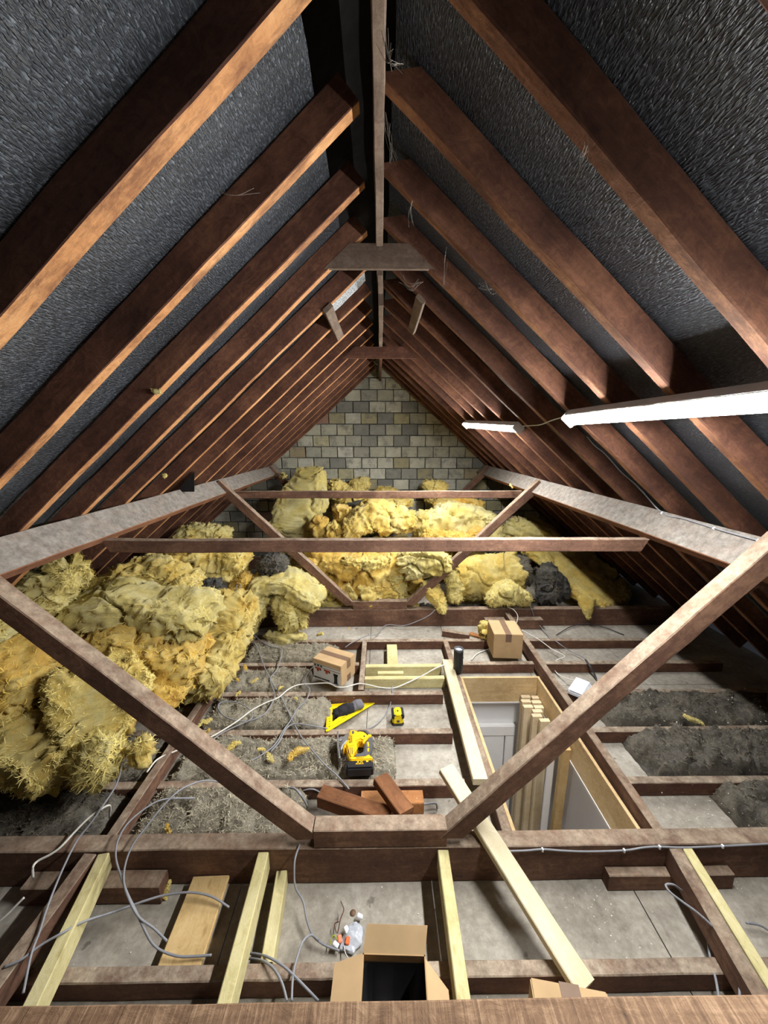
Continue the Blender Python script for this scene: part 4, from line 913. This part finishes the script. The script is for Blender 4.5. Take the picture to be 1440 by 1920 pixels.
for k in range(1, 9):
    text_obj('scale_number', str(k), .018, 'ink', ss, Matrix.Translation((.024, .03 + k * .036, .0056)) @ Matrix.Rotation(math.radians(90), 4, 'Z') @ Matrix.Scale(-1, 4, (1, 0, 0)))
# glove lying over the square
gc = at_z(650, 1334, .05)
gl = empty('work_glove', gc, 'crumpled dark work glove with grey cuff lying on the yellow set square', 'glove')
V, Fc = wool_mesh([Vector((-.085, -.03, -.005)), Vector((-.03, -.005, .012)), Vector((.02, .015, .018)), Vector((.05, .03, .012))], [(.07, .035), (.10, .05), (.085, .05), (.07, .045)], 77, 50, 40, 2.4, .8, 0)
mesh_obj('palm', V, Fc, 'glove', gl, True)
for k, (x, y, l) in enumerate(((-.05, .02, .06), (-.07, .0, .06), (-.065, -.03, .055), (-.03, -.045, .05))):
    tube('finger', [(x + .04, y * .6 + .005, .012), (x, y, .018), (x - .02, y - .012, .006), (x - .03, y - l * .5, -.012)], [.014] * 8 + [.014] * 8 + [.013] * 8 + [.010], 'glove', gl, 9, 8)
V, Fc = wool_mesh([Vector((.04, .028, .014)), Vector((.075, .045, .02)), Vector((.105, .055, .02))], [(.075, .055), (.08, .062), (.075, .06)], 78, 30, 36, 2.2, .35, 0, endp=6)
mesh_obj('cuff', V, Fc, 'cuff', gl, True)

# jigsaw lying on its side: traced side view, local x to the right, y away from the camera, z up
jc = at_z(664, 1418, .105)
jg = empty('jigsaw', jc, 'yellow and black cordless jigsaw lying on its side on the grey wool', 'jigsaw', None, math.radians(2))
KX, KY = .000421, .00046
def J(pts): return [((x - 510) * KX, -(y - 985) * KY) for x, y in pts][::-1]
jb = prism('body', J([(430, 670), (445, 655), (520, 652), (535, 690), (600, 680), (660, 695), (700, 740), (715, 775), (700, 830), (650, 875), (600, 845), (548, 880), (556, 990), (545, 1030), (520, 1060), (500, 1140), (455, 1160), (430, 1080), (400, 1010), (395, 940), (340, 1000), (360, 920), (415, 830)]), .004, .066, 'yellow', jg, .008)
prism('vent_panel', J([(395, 915), (500, 900), (515, 960), (410, 975)]), .06, .0685, 'yellow', jb, .003)
for k in range(3): prism('vent_slot', J([(430 + k * 24, 990), (438 + k * 24, 990), (446 + k * 24, 1100), (438 + k * 24, 1100)]), .066, .0675, 'tape', jb)
prism('handle', J([(530, 660), (560, 645), (680, 640), (720, 655), (760, 730), (790, 810), (792, 880), (780, 960), (765, 1040), (735, 1110), (690, 1140), (520, 1145), (520, 1085), (560, 1062), (640, 1060), (655, 1010), (665, 900), (700, 860), (715, 800), (700, 745), (660, 695), (600, 680), (540, 690)]), .010, .060, 'rubber', jg, .008)
prism('upper_grip', J([(700, 780), (735, 750), (775, 760), (778, 790), (740, 810), (700, 850), (650, 925), (630, 900), (650, 860)]), .052, .066, 'yellow', jg, .003)
for pts in ([(700, 890), (730, 885), (742, 960), (712, 980)], [(706, 1000), (738, 990), (735, 1060), (708, 1058)]): prism('grip_inlay', J(pts), .052, .0645, 'yellow', jg, .003)
prism('battery_foot', J([(450, 1145), (520, 1140), (700, 1135), (715, 1100), (745, 1120), (795, 1180), (785, 1200), (470, 1200), (445, 1180)]), .003, .068, 'yellow', jg, .006)
bt = prism('battery', J([(425, 1165), (470, 1178), (790, 1178), (800, 1300), (780, 1318), (410, 1318), (400, 1250)]), -.004, .060, 'black', jg, .010)
prism('gear_head', J([(345, 720), (430, 690), (425, 800), (350, 900), (330, 990), (295, 980), (318, 800)]), .018, .054, 'steel', jg, .006)
prism('blade_clamp', J([(270, 730), (345, 720), (340, 780), (270, 800)]), .028, .044, 'steel', jg, .004)
prism('shoe', J([(228, 690), (262, 690), (345, 1150), (318, 1172), (296, 1165)][:2] + [(262, 690), (278, 900), (330, 1160), (300, 1172), (258, 960)]), -.004, .074, 'steel', jg, .002) if False else prism('shoe', J([(232, 695), (256, 690), (275, 900), (322, 1160), (300, 1172), (254, 960)]), -.006, .074, 'steel', jg, .002)
prism('blade', J([(200, 815), (262, 800), (262, 828), (120, 850)]), .034, .037, 'steel', jg)
prism('speed_dial', J([(466, 690), (500, 680), (505, 735), (470, 745)]), .064, .0685, 'rubber', jg, .003)
prism('bolt', J([(650, 785), (672, 782), (675, 803), (653, 806)]), .064, .0672, 'ink', jg)
tx = lambda s, px, py, size, rot, m, z: text_obj('lettering', s, size, m, jg, Matrix.Translation(((px - 510) * KX, -(py - 985) * KY, z)) @ Matrix.Rotation(math.radians(rot), 4, 'Z'))
tx('DEWALT', 462, 850, .020, -86, 'ink', .0665); tx('18V XR', 436, 865, .013, -84, 'ink', .0665)
tx('DEWALT', 605, 1170, .012, 2, 'ink', .0685); tx('XR', 600, 1222, .034, 0, 'yellow', .0605)
prism('battery_badge', J([(540, 1246), (655, 1246), (655, 1254), (540, 1254)]), .0600, .0612, 'yellow', bt)
for k in (0,): prism('battery_badge', J([(690, 1192), (725, 1190), (722, 1225), (692, 1226)]), .0600, .0612, 'yellow', bt)

# ceiling-rose connections at the bottom
jn = empty('wire_connectors', at_z(650, 1768, .002), 'tangle of orange and white wire connectors in clear wrap on the board', 'connectors')
V, Fc = wool_mesh([Vector((.0, -.03, .01)), Vector((.03, .02, .012)), Vector((.045, .05, .01))], [(.07, .02), (.09, .035), (.05, .02)], 88, 30, 30, 2.2, 1.0, 0)
mesh_obj('clear_wrap', V, Fc, 'foil', jn, True)
for x, y, r, m in ((-.03, .0, 20, 'orange'), (.005, -.005, -10, 'orange'), (-.005, .03, 40, 'white'), (.028, .022, 5, 'white'), (-.045, -.02, 70, 'white'), (.05, .075, 80, 'white')):
    o = box('connector', -.009, .009, -.012, .012, 0, .012, m, jn, .002); o.location = (x, y, .018); o.rotation_euler = (.3, .2, math.radians(r))
tube('wire', [(-.04, .02, .02), (-.03, .05, .05), (-.02, .09, .04), (-.035, .115, .05)], .002, 'copper', jn, 5)
tube('wire', [(-.03, -.01, .02), (-.055, .005, .035), (-.07, -.02, .02)], .002, 'green', jn, 5)
tube('wire', [(-.01, -.02, .02), (.0, -.05, .03), (.015, -.06, .012)], .002, 'cablew', jn, 5)
tube('wire', [(-.045, .02, .02), (-.055, .045, .03), (-.04, .06, .02)], .002, 'copper', jn, 5)
hole = lathe('rose_hole', [(.013, .0), (.013, .0012)], 'tape', jn, 20, (.02, .105, -.001))

# ================================================================== cables
def cable(label, px, mat='cable', r=.0045, z=.12, conv=None, name='cable', group='cables'):
    pts = []
    for p in px:
        zz = p[2] if len(p) > 2 else z
        pts.append(at_z(p[0], p[1], zz))
    V, Fc = tube_data(catmull(pts, 7), r, 7)
    c = pts[0]; o = mesh_obj(name, [v - c for v in V], Fc, mat, None, True); o.location = c
    return tag(o, label, 'cable', group)
def cr(ox, oy, sc, pts): return [(ox + p[0] / sc, oy + p[1] / sc) + tuple(p[2:]) for p in pts]
cable('long white cable running over the joists from the pale board past the printed box', [(836, 1245, .15), (815, 1254, .14), (790, 1268, .11), (760, 1282, .10), (738, 1290, .10), (712, 1289, .10), (690, 1284, .11), (672, 1282, .11), (650, 1288, .11), (632, 1288, .11), (615, 1281, .12), (585, 1282, .12), (560, 1284, .12), (540, 1293, .12), (522, 1308, .13), (500, 1317, .13), (480, 1327, .13), (466, 1336, .13), (445, 1352, .14), (420, 1368, .14), (395, 1382, .14), (360, 1396, .15), (325, 1410, .15), (295, 1424, .165), (275, 1448, .165)], 'cablew', .005)
cable('white cable bent over the near binder at lower left', [(205, 1532, .12), (206, 1511, .26), (190, 1517, .28), (165, 1535, .27), (140, 1560, .25), (115, 1587, .235), (95, 1602, .225), (72, 1614, .215), (62, 1625, .21), (62, 1645, .16)], 'cablew', .005)
cable('white cable leaving the left edge below the noggin', [(45, 1683, .12), (28, 1700, .10), (10, 1718, .08), (-15, 1738, .06)], 'cablew', .005)
K2 = lambda p: cr(360, 1160, 3.6, p)
cable('grey cable running straight down past the loop from the wool to the offcuts', K2([(375, 75), (440, 200), (490, 330), (540, 430), (590, 510), (660, 650), (720, 770), (770, 840), (830, 910), (900, 990), (980, 1060, .11), (1060, 1150, .10)]))
cable('grey cable lying in a wide loop on the old wool', K2([(390, 60, .2), (430, 120), (510, 180), (600, 205), (600, 260), (575, 340), (530, 400), (540, 460), (560, 520, .13), (530, 590), (480, 650), (400, 685), (320, 692), (220, 660), (175, 600), (200, 565), (280, 560), (360, 590), (405, 640), (395, 680, .13), (330, 712), (220, 762), (160, 802), (110, 850)]), z=.125)
cable('grey cable coming from under the printed box', K2([(830, 310, .11), (775, 380), (760, 440), (795, 480), (770, 550), (710, 610), (670, 680), (620, 750), (580, 820), (540, 870), (470, 920), (400, 960)]))
cable('grey cable ending under the yellow set square', K2([(915, 742, .10), (800, 722), (690, 710), (630, 750), (590, 830), (530, 900)]), z=.128)
cable('grey cable hanging over the joist between the set square and laser level', K2([(1350, 450, .105), (1352, 500, .095), (1340, 570, .02), (1310, 640, .01), (1260, 700, .01), (1200, 740, .01), (1120, 750, .01), (1060, 748, .01)]))
K5 = lambda p: cr(0, 1440, 2.571, p)
cable('grey cable arching from under the left strut over the near binder', K5([(1060, 68, .14), (1000, 60, .2), (940, 72, .25), (860, 112, .3), (780, 190, .3), (700, 290, .28), (640, 370, .26), (605, 460, .23), (597, 550, .2), (625, 640, .18), (670, 720, .15), (740, 772, .12), (805, 835, .09)]))
cable('grey cable looping beside the arching one down to the flat plank', K5([(940, 145, .16), (800, 150, .24), (720, 182, .26), (620, 262, .27), (568, 350, .26), (558, 430, .24), (580, 512, .21), (612, 600, .18), (655, 690, .15), (690, 765, .13), (730, 840, .11), (780, 882, .09), (860, 908, .08), (940, 908, .075), (1020, 902, .075)]))
cable('grey cable crossing over the treated timber and flat plank at lower left', K5([(20, 960, .20), (100, 925, .205), (200, 852, .205), (300, 795, .206), (400, 742, .17), (560, 690, .12), (700, 640, .11), (800, 612, .10), (920, 600, .10), (1020, 620, .09), (1105, 672, .07)]))
cable('long grey cable hanging from the left pile down to the bottom edge', K5([(590, -30, .35), (575, 40, .34), (550, 100, .32), (490, 190, .3), (440, 262, .27), (370, 352, .24), (310, 470, .23), (265, 575, .22), (225, 680, .21), (190, 790, .21), (150, 900, .21), (112, 1085, .2)]))
K7 = lambda p: cr(440, 1540, 3, p)
cable('grey cable dropping from the left strut foot to the wire connectors', K7([(368, 125, .215), (342, 200, .20), (335, 270, .17), (342, 370, .11), (385, 450, .07), (405, 550, .05), (440, 640, .04), (500, 692, .03), (590, 728, .02)]), 'cable')
cable('grey cable bowing from the connectors down behind the crossbeam', K7([(470, 668, .05), (430, 640, .09), (385, 675, .12), (350, 770, .12), (328, 870, .12), (320, 1010, .12)]))
cable('pair of grey cables beside the short treated timber, upper one', K7([(60, 740, .02), (130, 748, .06), (190, 765, .10), (270, 812, .12), (350, 885, .12), (470, 1010, .12)]))
cable('pair of grey cables beside the short treated timber, lower one', K7([(60, 770, .02), (110, 775, .05), (170, 790, .10), (225, 835, .12), (268, 915, .12), (294, 1010, .12)]))
K8 = lambda p: cr(860, 1520, 2.483, p)
cable('light grey cable bent over beside the old timber at bottom right', K8([(1040, 372, .15), (1000, 345, .21), (965, 346, .22), (985, 380, .22), (1050, 430, .21), (1120, 482, .20), (1210, 570, .18), (1270, 690, .16), (1305, 800, .14), (1308, 900, .12)]))
cable('short grey cable standing left of the bent one at bottom right', K8([(1165, 580, .06), (1163, 620, .06), (1172, 690, .07), (1198, 790, .09), (1216, 900, .1)]))
cable('grey cable end at the right edge in the near bay', K8([(1340, 522, .05), (1400, 532, .04), (1445, 558, .03), (1500, 590, .02)]))
# cable clipped along the near binder, on its front face
def clipped(label, pts3, clips, nrm, r=.0042, name='cable'):
    o = tube(name, pts3, r, 'cable', None, 7, 6, 1.0, label, 'cable', 'cables')
    for c in clips:
        k = box('clip', -.004, .004, -.006, .006, -.008, .008, 'white', o, .001); k.matrix_world = Matrix.Translation(c) @ Vector(nrm).to_track_quat('Y', 'Z').to_matrix().to_4x4()
    return o
BF = 1.458
pts = [at_y(u, v, BF) for u, v in K8([(150, 150), (195, 185), (310, 186), (390, 180), (480, 186), (600, 190), (770, 185), (860, 172), (930, 168), (1050, 172), (1230, 165), (1440, 155), (1600, 150)])]
clipped('grey cable clipped along the face of the near binder at right', pts, [at_y(u, v, BF - .004) for u, v in K8([(390, 182), (770, 186), (935, 170), (1228, 166)])], (0, 1, 0))
K6 = lambda p: cr(920, 640, 2.77, p)
pts = [at_y(u, v, 2.535) for u, v in K6([(500, 492), (540, 540), (600, 590), (680, 680), (770, 760)])]
d_ = .168
def on_purlin(u, v):
    d = ray(u, v); n = Vector((RC, 0, -RS)); p0 = roof_pt(1, 1.715, 0, 0) ; p0 = p0 - n * .006
    return CAM + d * ((p0 - CAM).dot(n) / d.dot(n))
pts = pts + [on_purlin(u, v) for u, v in K6([(890, 890), (1000, 920), (1160, 970), (1300, 1010), (1390, 1035), (1420, 1050)])]
clipped('pale grey cable clipped down a rafter and along the right purlin', pts, [on_purlin(u, v) for u, v in K6([(890, 892), (1160, 971), (1390, 1036)])], (.7, 0, -.7))
pts = [at_roof(u, v, 1, -.03) for u, v in K6([(168, 440), (210, 437), (260, 432), (330, 406), (402, 388)])]
tube('cable', pts, .004, 'cablew', None, 6, 6, 1, 'thin cable joining the two strip lights', 'cable', 'cables')
K1 = lambda p: cr(880, 960, 2.571, p)
cable('grey cable curving from the far binder to the white box', K1([(292, 440, .25), (300, 470, .21), (320, 522, .08), (370, 582, .03), (430, 632, .10), (490, 672, .03), (550, 702, .05), (570, 730, .11)]))
cable('thick black cable end above the white box', K1([(560, 712, .10), (580, 740, .11), (600, 775, .06), (612, 806, .02)]), 'cabled', .008)
cable('white cable bending from the plain box to the white box', K1([(245, 565, .14), (330, 612, .10), (400, 662, .05), (460, 695, .10), (420, 715, .07), (406, 750, .03), (440, 790, .03), (525, 818, .11)]), 'cablew', .0045)
cable('grey cable bowing on the boards right of the far runner', K1([(420, 592, .01), (490, 552, .02), (560, 540, .03), (640, 552, .02), (745, 592, .01)]), 'cabled')
cable('short white cable loop over the far binder by the runner', K1([(180, 458, .22), (212, 470, .23), (233, 500, .18), (228, 535, .13)]), 'cablew', .004)
cable('short white cable on the board left of the plain box', K1([(10, 712, .012), (40, 682, .01), (100, 658, .01)]), 'cablew', .005)
K3 = lambda p: cr(660, 1130, 3.13, p)
cable('grey cable running from the far binder behind the printed box', K3([(-40, 262, .08), (0, 235, .10), (80, 196, .10), (150, 182, .04), (200, 132, .03), (300, 135, .05), (380, 110, .10), (450, 76, .16), (492, 38, .215)]))
cable('grey cable loop in the hollow behind the left pile', [(400, 1130, .5), (418, 1112, .62), (440, 1108, .66), (444, 1095, .72), (452, 1100, .72), (447, 1120, .62), (465, 1145, .4)], 'cable', .004)
cable('grey cable end curling under the near strut by the offcuts', [(532, 1478, .12), (550, 1478, .16), (562, 1488, .17), (570, 1500, .12), (576, 1512, .05)], 'cable', .006)
cable('grey cable arch behind the left of the offcuts', [(556, 1492, .03), (570, 1482, .07), (588, 1480, .08), (604, 1488, .04)], 'cable', .004)
cable('short grey cable end right of the askew offcut', [(776, 1508, .04), (795, 1508, .045), (816, 1506, .04), (820, 1516, .01)], 'cable', .0055)

# ================================================================== small things on the roof
o = flap_pts = [roof_pt(-1, 1.62, y, -.01 - .03 * t) + Vector((0.0, 0, -.02 * t)) for t in (0, 1) for y in (3.30, 3.62)]
P = [A(330, 922, 3.28), A(364, 922, 3.3), A(364, 884, 3.36), A(352, 900, 3.36)]
V = [P[0], P[1], P[2], P[3]]; V += [v + Vector((-.006, .02, 0)) for v in V]
o = mesh_obj('felt_flap', V, [(0, 1, 2, 3), (7, 6, 5, 4), (0, 4, 5, 1), (1, 5, 6, 2), (2, 6, 7, 3), (3, 7, 4, 0)], 'dark'); tag(o, 'small black felt flap sticking up beside the left purlin', 'felt flap')
c = at_roof(298, 735, -1, -.008)
wool('wool_tuft', 'white fluff stuck under a rafter on the left slope', [c], (.03, .026, .03), 140, 'wool_pale', 'fluff on the rafters', rings=16, S=14, tufts=40)
c = at_roof(306, 892, -1, -.01)
wool('wool_tuft', 'small pale fluff on a left rafter above the purlin', [c], (.03, .026, .03), 141, 'wool_pale', 'fluff on the rafters', rings=16, S=14, tufts=40)
def web(label, strands):
    V = []; Fc = []
    for s in strands: tube_data(catmull(s, 6), .0005, 3, 1.0, V, Fc)
    o = mesh_obj('cobweb', V, Fc, 'web'); tag(o, label, 'cobweb', 'cobwebs')
def jit(p, s): return Vector(p) + Vector((random.uniform(-s, s), random.uniform(-s, s), random.uniform(-s, s)))
def webz(label, a, b, n, sag, yv):
    pa, pb = at_y(a[0], a[1], yv), at_y(b[0], b[1], yv)
    web(label, [[jit(pa, .02), (pa + pb) / 2 + Vector((random.uniform(-.01, .01), 0, -sag * random.uniform(.4, 1.2))), jit(pb, .015)] for _ in range(n)])
webz('cobweb wisps beside the ridge board at top', (722, 70), (745, 120), 9, .02, 1.0)
webz('cobweb hanging right of the ridge above the nearer collar', (722, 215), (738, 300), 6, .01, 1.35)
webz('cobweb loop below the nearer collar on the right', (750, 520), (790, 525), 6, .05, 2.2)
webz('cobweb strand hanging from a right rafter near the collar', (840, 470), (830, 535), 4, .0, 1.9)
webz('pale cobweb scrap on the second right rafter', (1098, 280), (1088, 320), 6, .0, 1.0)
webz('cobweb strand under the left rafters', (395, 352), (480, 365), 2, .01, 1.35)
webz('cobweb scrap on the fourth right rafter', (766, 380), (772, 420), 5, .0, 1.6)
webz('cobweb strand on the right slope above the far strip light', (900, 530), (940, 540), 4, .03, 1.85)
